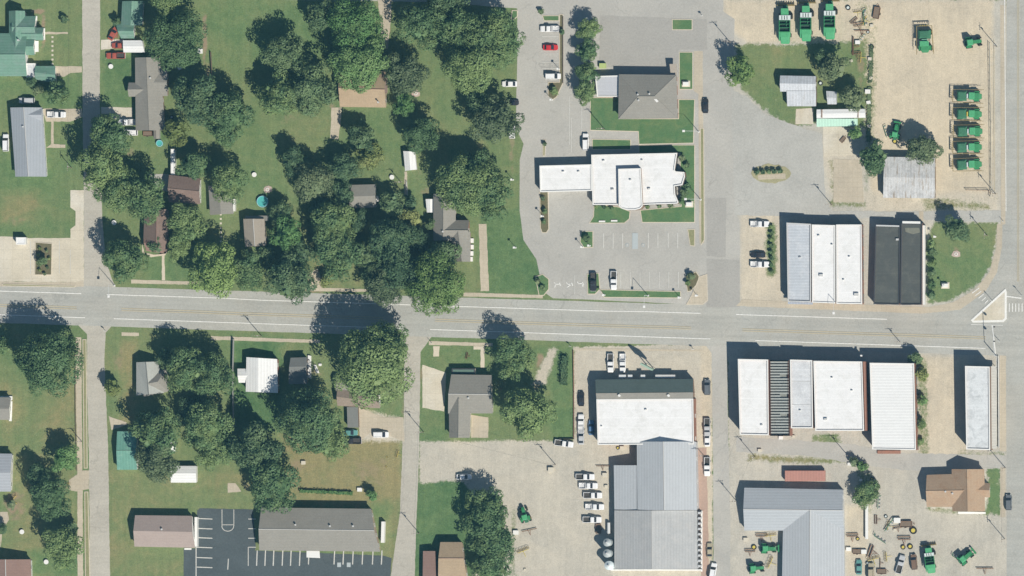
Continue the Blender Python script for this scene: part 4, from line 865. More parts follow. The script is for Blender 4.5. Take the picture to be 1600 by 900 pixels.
b = Building('house', 'red-brown roofed house in the lower left corner', 'house', (15, 890)); b.gable([(-50,874),(48,874),(50,940),(-50,940)], 3.4, 5.4, 'y', redS, 'white', over=.4, rpos=.62, cap=capL)
b = Building('house', 'small grey house with white porch at the left edge', 'house', (5, 638)); b.gable([(-40,620),(17,621),(15,656),(-40,656)], 3.0, 4.3, 'x', greyS, 'white'); b.slab('porch', [(0,619),(19,619),(19,625),(0,625)], 0, .6, W['trim']); b.slab('porch', [(15,627),(19,627),(18,658),(14,658)], 0, .5, W['trim'])
b = Building('kiosk', 'little white kiosk at the edge of the concrete forecourt', 'kiosk', (32, 376)); b.flat([(25,371),(40,371),(40,382),(25,382)], 2.6, white, 'white', .1, windows=False)
b = Building('shed', 'low grey tool shed tucked beside the leafy yard fence', 'shed', (244, 212)); b.gable([(240,203),(249,203),(249,217),(240,217)], 1.9, 2.4, 'y', greyS, 'grey', over=.1, windows=False)

# silos
def silo(x, y, r, h, lab, mt):
    t = empty('grain_silo', P(x+1, y), 0, lab, 'silo', 'silos beside the grey workshop'); m = MB(); m.tube((0,0,0), (0,0,h), r, n=24, cap=False)
    for k in range(int(h/.8)): m.tube((0,0,.4+k*.8), (0,0,.46+k*.8), r+.03, n=24)
    m.build('shell', mt, t); c = MB(); c.tube((0,0,h), (0,0,h+r*.55), r+.1, .25, n=24); c.build('cone_roof', mt, t); c = MB(); c.tube((0,0,h+r*.55), (0,0,h+r*.55+.25), .3, n=10); c.build('lid', W['vent'], t)
galv = simple('galvanised_steel', (.40,.43,.43), .45, amt=.15, sc=1, spec=.5)
silo(953, 847, 1.15, 6.5, 'upper grey grain silo with cone roof beside the workshop', galv); silo(953, 864, 1.2, 6.5, 'middle grey grain silo with dark shadow beside the workshop', galv); silo(955, 883, 1.35, 5.5, 'bright white silo at the lower workshop corner', simple('white_silo', (.66,.72,.73), .5))
t = empty('storage_tank', P(952, 825), 0, 'slim pale tank lying against the workshop wall', 'tank'); m = MB(); m.tube((0,-1.7,1.2), (0,1.7,1.2), .5, n=14); m.build('vessel', W['steel'], t)
for y in (-1.1, 1.1): m = MB(); m.box(-.4, .4, y-.1, y+.1, 0, .85); m.build('saddle', W['rust'], t)

# ---------------------------------------------------------------- trees
def crown_mesh(name, Rr, seed, leaf, nl, squash=.78):
    rr = np.random.RandomState(seed); lob = []
    for k in range(nl):
        while True:
            d = rr.normal(size=3); d /= np.linalg.norm(d)
            if d[2] > -.55: break
        f = rr.uniform(.45, .86) if k > nl*.25 else rr.uniform(.1, .45)
        c = d*Rr*f*np.array([1, 1, squash]); lr = Rr*rr.uniform(.19, .31)*(1.2 if k < nl*.25 else 1)
        lob.append((c, lr))
    V = []; cs = np.array([l[0] for l in lob]); ls = np.array([l[1] for l in lob])
    for c, lr in lob:
        n = int(4*math.pi*lr*lr*1.05/(leaf*leaf))
        d = rr.normal(size=(n, 3)); d /= np.linalg.norm(d, axis=1)[:, None]
        rad = lr*rr.uniform(.72, 1.12, n); p = c+d*rad[:, None]*np.array([1, 1, .85])
        dist = np.linalg.norm(p[:, None, :]-cs[None], axis=2)/ls[None]; keep = (dist < .62).sum(1) == 0
        keep &= (d[:, 2] > -.75)
        p, d = p[keep], d[keep]; m = len(p)
        nn = d*.85+rr.normal(size=(m, 3))*.30+np.array([0, 0, .22]); nn /= np.linalg.norm(nn, axis=1)[:, None]
        u = np.cross(nn, rr.normal(size=(m, 3))); u /= np.linalg.norm(u, axis=1)[:, None]; w = np.cross(nn, u)
        s = leaf*rr.uniform(.45, .85, m)[:, None]; s2 = s*rr.uniform(.5, .9, m)[:, None]
        V.append(np.stack([p-u*s, p-w*s2*.8-nn*.05, p+u*s, p+w*s2], 1))
    # inner foliage, so little sky is seen through the middle
    n = int(220*(Rr/6)**1.2); d = rr.normal(size=(n, 3)); d /= np.linalg.norm(d, axis=1)[:, None]; p = d*Rr*.62*rr.uniform(.2, 1, n)[:, None]**.5*np.array([1, 1, squash])
    nn = d+rr.normal(size=(n, 3))*.6+np.array([0, 0, .8]); nn /= np.linalg.norm(nn, axis=1)[:, None]; u = np.cross(nn, rr.normal(size=(n, 3))); u /= np.linalg.norm(u, axis=1)[:, None]; w = np.cross(nn, u); s = leaf*rr.uniform(1.3, 2.4, n)[:, None]
    V.append(np.stack([p-u*s, p-w*s, p+u*s, p+w*s], 1))
    V = np.concatenate(V); m = len(V); me = bpy.data.meshes.new(name); me.vertices.add(m*4); me.vertices.foreach_set('co', V.astype(np.float32).ravel())
    me.loops.add(m*4); me.loops.foreach_set('vertex_index', np.arange(m*4, dtype=np.int32)); me.polygons.add(m); me.polygons.foreach_set('loop_start', np.arange(0, m*4, 4, dtype=np.int32)); me.polygons.foreach_set('loop_total', np.full(m, 4, np.int32))
    me.update(calc_edges=True); me.materials.append(LEAF['mid']); return me
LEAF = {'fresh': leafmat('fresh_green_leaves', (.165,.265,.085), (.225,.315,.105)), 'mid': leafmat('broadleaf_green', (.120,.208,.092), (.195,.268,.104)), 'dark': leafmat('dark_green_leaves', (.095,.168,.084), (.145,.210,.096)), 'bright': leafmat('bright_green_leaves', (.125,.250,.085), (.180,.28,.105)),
        'yellow': leafmat('yellow_green_leaves', (.18,.235,.075), (.25,.28,.105)), 'grey': leafmat('grey_green_leaves', (.138,.192,.098), (.19,.238,.12))}
SIZES = {'XL': (11.0, [(1, 70), (2, 62)], .52), 'L': (7.6, [(3, 48), (4, 42), (5, 46), (11, 40)], .46), 'M': (5.0, [(6, 30), (7, 26), (12, 28)], .40), 'S': (2.8, [(8, 16), (9, 14)], .33), 'T': (1.2, [(10, 9), (13, 8)], .22)}
CROWNS = {k: [crown_mesh('crown', r, sd, lf, n) for sd, n in lst] for k, (r, lst, lf) in SIZES.items()}
def trunk_mesh(h, r, seed):
    rr = random.Random(seed); m = MB(); p = Vector((0,0,-.1)); top = Vector((rr.uniform(-.3,.3), rr.uniform(-.3,.3), h*.62))
    m.tube(p, top*.5, r*1.15, r*.85, n=8); m.tube(top*.5, top, r*.85, r*.62, n=8)
    for k in range(5):
        a = k*1.257+rr.uniform(-.4,.4); e = top+Vector((math.cos(a)*h*.32, math.sin(a)*h*.32, h*rr.uniform(.2,.42)))
        m.tube(top*.9, e, r*.5, r*.14, n=6)
        a2 = a+.8; m.tube(top.lerp(e, .5), top.lerp(e, .5)+Vector((math.cos(a2)*h*.16, math.sin(a2)*h*.16, h*.16)), r*.25, r*.08, n=5)
    return m
bark = simple('bark', (.13,.10,.075), .95, amt=.2)
TRUNKS = [_mesh(trunk_mesh(1.0, .035, s), 'trunk', bark) for s in (1, 2, 3)]
TN = [0]; LOW = {(761,802): 7.2, (772,845): 7.4, (765,888): 6.5, (1352,770): 4.0, (1346,728): 2.0}
def tree(x, y, rpx, hue, label, group='shade trees in the yards', kind='tree', cat='tree', asp=(1, 1), zc=None, name='shade_tree', zs=1.0):
    TN[0] += 1; k = TN[0]; r = rpx*S*1.18
    zc = zc or LOW.get((x, y)) or (min(13.5, rpx*S*1.2+.7) if r > 1.8 else r*.9+.3)
    key = 'XL' if r > 9.3 else 'L' if r > 6.2 else 'M' if r > 3.8 else 'S' if r > 1.9 else 'T'
    me = CROWNS[key][k % len(CROWNS[key])]; f = r/SIZES[key][0]*1.0
    c = P(x, y, zc); root = empty(name, (c.x, c.y, 0), 0, label, cat, group)
    cr = bpy.data.objects.new('crown', me); C.objects.link(cr); cr.parent = root; cr.location = (0, 0, zc)
    cr.scale = (f*asp[0], f*asp[1], f*zs); cr.rotation_euler = (0, 0, 0 if asp != (1, 1) else k*2.399)
    cr.material_slots[0].link = 'OBJECT'; cr.material_slots[0].material = LEAF[hue]
    t = bpy.data.objects.new('trunk', TRUNKS[k % 3]); C.objects.link(t); t.parent = root; t.scale = (zc*1.05,)*3; t.rotation_euler = (0,0,k)
    return root
G1 = 'shade trees north-west of the main road'; G2 = 'shade trees south of the main road'; G3 = 'trees among the lots on the right'
for x, y, r, h, lab, g, *ex in (
 (262,-12,30,'mid','broad tree cut by the top edge above the teal-roofed house',G1), (275,62,42,'mid','large tree right of the teal-roofed house and white carport',G1),
 (310,152,38,'dark','dark broad tree east of the long grey-roofed house',G1), (357,180,34,'mid','broad tree on the field edge right of the darkest clump',G1), (352,212,20,'mid','low tree at the lower end of that field-edge clump',G1),
 (172,213,32,'mid','tree overhanging the side street by the white pickup',G1), (160,262,36,'mid','wide tree over the side street below the grey drive',G1), (185,296,32,'mid','middle tree of the clump along the side street bend',G1), (228,310,34,'mid','tree west of the dark brown roofed house',G1),
 (275,207,21,'yellow','yellow-green tree below the long grey-roofed house',G1), (302,258,25,'mid','tree leaning over the north-east of the dark brown roof',G1), (356,285,28,'mid','rounded tree above the small grey garage',G1), (291,352,30,'mid','tree right of the red-brown cottage',G1), (277,388,20,'mid','lower small tree right of the red-brown cottage path',G1),
 (196,408,32,'mid','tree at the side street corner throwing shade over it',G1), (337,422,38,'fresh','light green tree at the roadside right of the cottage lawn',G1), (388,425,28,'mid','roadside tree below the narrow brownish-grey roof',G1),
 (452,436,36,'dark','dark tree at the roadside left of the yellow-green bushes',G1), (448,366,26,'bright','light tree right of the narrow brownish-grey roof',G1), (520,352,34,'mid','large tree in the middle of the roadside grove',G1), (526,398,36,'mid','large tree just above the yellow-green bushes by the road',G1),
 (512,438,12,'yellow','yellow-green bush beside the short earth drive at the road',G1), (615,375,34,'dark','dark grove tree below the square grey outbuilding',G1), (622,420,34,'dark','dark grove tree left of the yellow-green roadside tree',G1), (600,450,28,'grey','grey-green roadside tree reaching over the white line',G1),
 (680,445,42,'fresh','yellow-green roadside tree bulging over the main road',G1), (690,398,26,'dark','dark small tree against the cross-gabled house',G1), (728,290,42,'mid','large tree above the cross-gabled house',G1), (762,305,36,'mid','large tree right of the cross-gabled house roof',G1), (740,262,30,'mid','upper tree of the clump above the cross-gabled house',G1),
 (612,318,20,'dark','small dark tree right of the square grey outbuilding',G1), (645,340,16,'yellow','rusty yellow bush left of the bright white carport',G1), (640,316,12,'dark','small dark shrub below the white metal garden shed',G1),
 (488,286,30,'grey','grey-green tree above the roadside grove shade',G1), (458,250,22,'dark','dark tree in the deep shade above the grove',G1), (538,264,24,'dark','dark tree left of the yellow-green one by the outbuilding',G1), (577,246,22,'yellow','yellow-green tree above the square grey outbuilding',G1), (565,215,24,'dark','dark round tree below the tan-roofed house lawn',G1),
 (662,212,28,'mid','round tree alone on the lawn above the white garden shed',G1), (632,165,18,'bright','bright low tree right of the tan-roofed house',G1), (634,115,32,'grey','grey-green round tree right of the bright green pair',G1),
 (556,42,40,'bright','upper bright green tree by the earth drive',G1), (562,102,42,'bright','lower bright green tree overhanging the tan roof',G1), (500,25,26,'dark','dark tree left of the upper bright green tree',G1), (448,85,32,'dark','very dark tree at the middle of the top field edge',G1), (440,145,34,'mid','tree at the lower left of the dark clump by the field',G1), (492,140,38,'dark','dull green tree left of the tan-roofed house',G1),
 (660,38,34,'mid','tree at the top edge right of the earth drive',G1), (715,45,34,'mid','upper left tree of the big clump beside the car park',G1), (768,62,42,'mid','upper right tree of the big clump beside the car park',G1), (738,105,40,'mid','middle tree of the big clump beside the car park',G1), (700,-8,30,'dark','tree cut by the top edge above the big clump',G1),
 (775,190,36,'grey','grey-green tree at the car park edge beside dark parked cars',G1), (752,170,26,'dark','dark tree tucked under the big clump',G1),
 (88,147,19,'mid','small round tree left of the side street by the green garage',G1), (62,140,10,'grey','sparse brownish bush below the green garage',G1), (100,30,7,'dark','small dark bush on the green-roofed house lawn',G1),
 (182,34,8,'dark','dark bush hugging the teal-roofed house',G1), (48,128,10,'dark','dark bush at the foot of the green garage',G1),
 (440,334,18,'dark','dark low tree added as shade between the teal pool and the grove',G1), (535,305,20,'dark','dark tree added as shade left of the square grey outbuilding',G1), (500,325,18,'dark','dark tree added as shade on the upper fringe of the roadside grove',G1), (655,375,18,'dark','dark tree filling the gap left of the cross-gabled house',G1), (572,398,20,'dark','dark tree added as shade in the gap between the two halves of the roadside grove',G1), (560,345,18,'dark','dark low tree added as shade just below the square grey outbuilding corner',G1), (420,400,16,'dark','dark low tree in the shade below the narrow brownish-grey roof',G1), (243,383,14,'dark','small dark tree left of the red-brown cottage porch',G1), (672,352,10,'dark','small dark bush against the cross-gabled house',G1), (585,425,20,'dark','dark tree behind the grey-green roadside tree',G1), (470,395,20,'dark','dark tree between the light one and the grove middle',G1),  # some dark trees here are added to fill gaps that hold only shade
 # south
 (70,566,46,'mid','broad tree at the left, south of the main road',G2), (98,545,26,'mid','smaller crown joined to the broad left tree by the pavement',G2), (2,540,16,'mid','tree cut by the left edge beside the broad one',G2),
 (292,580,34,'mid','tree right of the crossing-ridge grey roof',G2), (335,588,32,'mid','tree left of the grey fence and white-roofed house',G2), (262,562,18,'dark','dark shaded tree touching the crossing-ridge roof',G2), (175,606,15,'yellow','small yellow-green tree leaning over the left street',G2),
 (243,675,36,'mid','tree right of the green metal-roofed garage',G2), (245,718,32,'grey','grey-green tree above the white metal shed',G2), (322,665,36,'mid','tree south of the fence end',G2), (335,700,30,'mid','tree right of the small white gazebo roof',G2), (300,645,24,'dark','dark tree between the two southern yards',G2),
 (578,566,58,'mid','biggest tree, casting shade across the main road',G2,(1,.95)), (608,540,32,'mid','upper right crown leaning off the biggest tree',G2), (484,662,46,'mid','large tree left of the parked dark car',G2), (515,690,28,'mid','lower crown beside the dry yellow yard',G2), (398,700,38,'dark','dark tree left of the dry yellow yard',G2), (425,758,38,'mid','tree touching the long grey-roofed hall',G2),
 (802,558,31,'mid','dark tree beside the gravel drive south of the road',G2), (783,600,10,'grey','sparse brown-grey shrub at the grey cross-gabled house',G2), (826,646,39,'mid','large tree between the grey house and the long lawn',G2), (761,802,35,'mid','upper of the two big trees beside the gravel yard',G2), (772,845,36,'mid','lower of the two big trees beside the gravel yard',G2), (765,888,28,'mid','tree cut by the bottom edge beside the tan-roofed house',G2),
 (102,716,23,'bright','vivid green round tree by the short drive',G2), (78,778,30,'mid','dark-shaded tree left of the pavement, lower left',G2), (98,856,30,'mid','round tree beside the white birdbath, lower left',G2), (60,745,22,'dark','very dark tree beside the left-edge grey roof',G2), (108,828,16,'dark','narrow dark tree hugging the left pavement',G2),
 (582,775,10,'bright','thin young tree above the right end of the long hall',G2), (18,788,8,'grey','bare twiggy shrub by the left-edge house',G2), (2,828,10,'dark','dark bush cut by the left edge',G2),
 # right
 (1157,112,24,'fresh','round tree between lane and weedy lot',G3), (1302,106,25,'grey','grey-green tree above the small barn',G3), (1285,88,16,'dark','dark crown behind the grey-green tree above the barn',G3), (1334,152,20,'grey','scrubby tree right of the tiny pale shed',G3), (1366,248,26,'mid','dense tree left of the rust-streaked roof',G3), (1443,232,25,'grey','tree overhanging the rust-streaked roof',G3), (1336,208,12,'bright','small tree below the mint awning',G3),
 (1496,358,22,'dark','tree with long shade on the corner lawn',G3), (1352,770,21,'mid','round tree right of the L-shaped warehouse',G3), (1346,728,10,'bright','small bright shrub at the alley bend',G3), (1334,722,8,'grey','low bush at the alley bend beside the white box',G3), (1368,762,10,'grey','sparse leafless shrub right of the warehouse tree',G3),
 (1440,585,13,'yellow','yellow-green tree at the corner of the free-standing white shop',G3), (1432,560,12,'dark','dark small crown at the northern corner of the free-standing shop',G3), (1441,626,9,'bright','small shrub halfway down the free-standing shop wall',G3), (1440,664,9,'mid','small dark shrub low on the free-standing shop wall',G3), (1438,690,7,'mid','last small shrub behind the free-standing shop',G3)):
    a = ex[0] if ex else (1, 1); tree(x, y, r, h, lab, g, asp=a)
for i, (x, y, r) in enumerate(((920,47,18),(918,80,18),(917,113,19),(916,144,18))):
    tree(x, y, r, 'mid', ('top','second','third','lowest')[i]+' of the four clipped trees between the car parks', 'clipped trees in a row between the car parks', zc=4.9)
g = 'clipped shrubs beside the dark-roofed shop'
for i, (x, y, lab) in enumerate(((1455,381,'dark narrow shrub at the top of the clipped row'),(1456,393,'second shrub of the clipped row beside the dark roof'),(1457,410,'third and fullest shrub of the clipped row'),(1456,427,'fourth shrub of the clipped row beside the dark roof'),(1456,445,'fifth shrub of the clipped row beside the dark roof'),(1455,461,'lowest shrub of the clipped row near the road'))):
    tree(x, y, 8, 'dark' if i % 2 else 'mid', lab, g, cat='shrub', name='clipped_shrub', zc=1.7, zs=1.3)
g = 'foundation shrubs round the bank'
for i, (x, y, r, h, where) in enumerate(((1066,247,6,'grey','sparse shrub at the north-east bank corner'),(1073,258,5,'dark','dark shrub just right of the bank, above the bay'),(1074,292,6,'mid','shrub right of the bank, below the bay'),(1068,302,7,'dark','large dark shrub in the bank corner recess'),(1064,314,6,'mid','shrub at the south-east corner of the bank'),
  (932,322,4,'mid','small shrub under the bank wall, far left'),(944,323,4,'dark','small dark shrub under the bank wall, left'),(956,325,4,'mid','small shrub left of the entrance block'),(1012,323,4,'mid','small shrub right of the entrance block'),(1030,322,4,'dark','small dark shrub under the bank wall, right'),(1048,322,5,'grey','grey-green shrub under the bank wall, far right'),
  (848,310,4,'grey','planted shrub in the canopy island, upper'),(851,330,5,'dark','dark planted shrub in the canopy island'),(850,346,4,'mid','planted shrub in the canopy island, lower'),(916,372,7,'dark','dense shrub in the island at the bay head'),(1080,432,7,'grey','leaning shrub at the tan paved corner'),(1075,442,5,'mid','small shrub at the foot of the tan corner'),
  (840,440,5,'grey','shrub at the car park exit corner'),(848,450,5,'dark','dark shrub at the exit corner'),(845,18,5,'dark','dark bush above the white pickup, top of the parking'),(878,50,5,'dark','dark shrub in the strip beside the white pickup'),(866,142,7,'mid','low shrub filling the point of the parking island'),(851,225,4,'grey','sprig in the thin verge by the white van'))):
    tree(x, y, r, h, where, g, cat='shrub', name='shrub')
g = 'low shrubs planted on the mower strip'
for i, y in enumerate((354,364,374,384,394,404,414,424)): tree(1205+(i % 2), y, 4.2, 'dark' if i % 2 else 'mid', ['topmost','second','third','fourth','fifth','sixth','seventh','lowest'][i]+' small shrub on the strip beside the parked pickups', g, cat='shrub', name='shrub')
g = 'dark shrubs on the gravel island'
for i, x in enumerate((1183,1192,1201,1210,1219)): tree(x, 268-(i-2)*.4, 4.6, 'dark', ['leftmost','second from left','middle','second from right','rightmost'][i]+' dark shrub on the oval gravel island', g, cat='shrub', name='shrub')
tree(67, 408, 9, 'dark', 'spiky dark plant in the forecourt planter bed', None, cat='shrub', name='shrub')
for i, (x, y) in enumerate(((62,388),(73,392),(60,398),(74,418),(62,422),(70,428),(77,404))): tree(x, y, 3, ('yellow','grey')[i % 2], ['ochre tuft at the head of the planter bed','grey tuft right of the planter head','ochre tuft on the planter left side','grey tuft low on the planter right','ochre tuft low on the planter left','grey tuft at the planter foot','ochre tuft at the planter right edge'][i], 'tufts in the forecourt planter', cat='shrub', name='shrub')
# long clipped hedges
def hedge(x0, y0, x1, y1, w, h, lab, hue='dark'):
    a, b = P(x0, y0), P(x1, y1); L = (b-a).length; rr = np.random.RandomState(int(x0+y0)); n = int(L*(w+2*h)*5)
    t = rr.rand(n); s_ = rr.uniform(-1, 1, n); d = (b-a).normalized(); nn = Vector((-d.y, d.x, 0)); me_v = []; fs = []
    for i in range(n):
        top = rr.rand() < w/(w+2*h)*1.3; wob = math.sin(t[i]*L*1.3)*.15
        side = s_[i]*w/2 if top else math.copysign(w/2, s_[i]); z = h+rr.uniform(-.25, .15)+wob if top else rr.uniform(.1, h)
        p = d*(t[i]*L-L/2)+nn*side+Vector((0,0,z)); u = Vector(rr.normal(size=3)).normalized()*.22; v = u.cross(Vector(rr.normal(size=3))).normalized()*.2; k = len(me_v)
        me_v += [p-u, p-v, p+u, p+v]; fs.append((k, k+1, k+2, k+3))
    root = empty('hedge', (a+b)/2, 0, lab, 'hedge'); m = MB(); m.add(me_v, fs); m.build('foliage', LEAF[hue], root)
    c = MB(); q = [d*(-L/2+.2)+nn*(-w*.36), d*(L/2-.2)+nn*(-w*.36), d*(L/2-.2)+nn*(w*.36), d*(-L/2+.2)+nn*(w*.36)]; c.prism([(p.x, p.y) for p in q], 0, h*.82); c.build('inner_twigs', LEAF[hue], root)
hedge(883, 556, 881, 602, 2.2, 1.8, 'dark clipped hedge on the long lawn left of the dealership')
hedge(468, 767, 552, 771, 1.0, 1.2, 'straggly hedge above the long grey-roofed hall', 'bright')
hedge(1362, 70, 1360, 130, 1.5, .5, 'weedy hedge line beside the junk row, upper stretch', 'grey')
hedge(1359, 135, 1357, 222, 1.6, .5, 'weedy hedge line beside the junk row, lower stretch', 'grey')
# ---------------------------------------------------------------- vehicles
paint = {k: simple(k+'_car_paint', c, .35, spec=.5, amt=.03) for k, c in {'white': (.80,.80,.80), 'black': (.03,.03,.035), 'red': (.55,.03,.035), 'rust': (.38,.09,.06), 'silver': (.50,.51,.52), 'grey': (.14,.155,.17), 'beige': (.42,.37,.26), 'blue': (.10,.19,.33), 'teal': (.12,.30,.28), 'green': (.05,.12,.07), 'brown': (.20,.13,.09)}.items()}
carglass = simple('car_glass', (.03,.035,.045), .1, spec=.7, amt=.02); tyre = simple('tyre_rubber', (.03,.03,.03), .9, amt=.05); lampm = simple('lamp_lens', (.75,.75,.7), .2, amt=.02); tailm = simple('tail_lens', (.35,.03,.02), .3, amt=.02)
bedm = simple('dark_bed_liner', (.07,.065,.06), .9, amt=.2); chrome = simple('bumper_steel', (.5,.5,.5), .3, spec=.6, amt=.02)
rimm = simple('grey_rim', (.35,.35,.35), .4, amt=.02)
def wheels(t, xs_, yw, r, w, rim=rimm, name='wheel', tire='tyre'):
    for x in xs_:
        for sy in (1, -1):
            m = MB(); m.ring((0,0,0), 'y', r*.55, r, w, 14); o = m.build(name, tyre, t, (x, sy*yw, r)); m = MB(); m.tube((0,-w*.35,0), (0,w*.35,0), r*.56, n=12); m.build('rim', rim, o)
def car(kind, color, bed=None):
    pm = paint[color]; t = empty('parked_'+kind, (0,0,0), 0, 'x', kind)
    if kind == 'car':
        m = MB(); m.loft([(-2.35,.70,.42,.80),(-2.22,.84,.30,.93),(-1.4,.91,.26,.99),(0,.92,.24,.98),(1.2,.91,.26,.94),(2.05,.84,.30,.82),(2.33,.66,.42,.68)]); m.build('body', pm, t, smooth=False)
        m = MB(); m.loft([(-1.85,.72,.9,.97),(-1.15,.66,.9,1.37),(.25,.66,.9,1.41),(1.12,.74,.9,.95)]); g_ = m.build('window_glass', carglass, t)
        m = MB(); m.loft([(-1.15,.62,1.34,1.41),(-.4,.66,1.36,1.46),(.28,.62,1.36,1.44)]); m.build('roof_panel', pm, t)
        wheels(t, (-1.4, 1.4), .80, .33, .22); fx, rx, ly, lz = 2.27, -2.3, .55, .62
    elif kind == 'suv' or kind == 'van':
        L = 2.45 if kind == 'suv' else 2.7; H = 1.75 if kind == 'suv' else 2.05
        m = MB(); m.loft([(-L,.86,.42,1.0),(-L+.15,.93,.3,1.12),(0,.96,.3,1.12),(1.2,.95,.3,1.1),(L-.2,.88,.32,.98),(L,.74,.42,.8)]); m.build('body', pm, t)
        m = MB(); m.loft([(-L+.1,.84,1.0,1.15),(-L+.35,.78,1.0,H-.06),(.6,.78,1.0,H-.04),(1.45,.82,1.0,1.12)]); m.build('window_glass', carglass, t)
        m = MB(); m.loft([(-L+.32,.74,H-.1,H),(-.6,.78,H-.1,H+.04),(.62,.74,H-.1,H)]); m.build('roof_panel', pm, t)
        m = MB(); m.box(-L+.6,.3,-.72,-.68,H,H+.08); m.box(-L+.6,.3,.68,.72,H,H+.08); m.build('roof_rail', bedm, t)
        wheels(t, (-1.5, 1.55), .84, .38, .26); fx, rx, ly, lz = L-.05, -L+.03, .62, .85
    else:
        m = MB(); m.loft([(-.35,.95,.45,1.12),(.3,.97,.4,1.14),(1.4,.96,.4,1.14),(2.6,.92,.42,1.08),(2.95,.80,.5,.9)]); m.build('body', pm, t)
        m = MB(); m.loft([(-.32,.8,1.05,1.7),(.2,.8,1.05,1.82),(.8,.78,1.05,1.8),(1.45,.86,1.05,1.14)]); m.build('window_glass', carglass, t)
        m = MB(); m.loft([(-.30,.76,1.72,1.8),(.2,.79,1.76,1.87),(.82,.75,1.74,1.84)]); m.build('roof_panel', pm, t)
        m = MB(); m.box(-2.75,-.35,-.93,-.80,.5,1.12); m.box(-2.75,-.35,.80,.93,.5,1.12); m.box(-2.85,-2.75,-.93,.93,.5,1.1); m.build('bed_side', pm, t)
        m = MB(); m.box(-2.75,-.36,-.8,.8,.5,.66); o = m.build('bed_floor', bed or bedm, t)
        if bed: m = MB(); m.bbox(-1.0,-.45,-.76,.76,.66,1.2,.05); m.build('tool_box', chrome, t)
        m = MB(); m.box(2.9,3.02,-.85,.85,.45,.65); m.box(-2.98,-2.86,-.85,.85,.45,.65); m.build('bumper', chrome, t)
        wheels(t, (-1.75, 1.85), .84, .39, .27); fx, rx, ly, lz = 2.92, -2.84, .66, .8
    for sy in (1, -1):
        m = MB(); m.box(fx-.06, fx+.05, sy*ly-.14, sy*ly+.14, lz-.08, lz+.08); m.build('headlight', lampm, t)
        m = MB(); m.box(rx-.04, rx+.05, sy*ly-.12, sy*ly+.12, lz-.05, lz+.14); m.build('tail_light', tailm, t)
        m = MB(); m.box(.95, 1.1, sy*.98-.08, sy*.98+.08, .98, 1.12); m.build('wing_mirror', pm, t)
    return t
PROTO = {}
CARG = {'car': 'parked cars', 'pickup': 'parked pickups', 'suv': 'parked cars', 'van': 'parked vans'}
def park(x, y, deg, kind, color, label, group=None, bed=None, sc=1.0):
    k = (kind, color, bed is not None)
    if k not in PROTO: PROTO[k] = car(kind, color, bed)
    p = P(x, y, .8); return place(PROTO[k], USED, (p.x, p.y, .03), R(deg), label, {'car':'car','suv':'car','van':'van','pickup':'pickup truck'}[kind], group, sc)
wb = simple('white_bed_liner', (.6,.6,.6), .6)
gm = 'vehicles parked on the streets and drives'; gb = 'vehicles in the bank car park'; gd = 'vehicles round the dealership'; gr_ = 'white pickups in a staggered row beside the grey workshop'
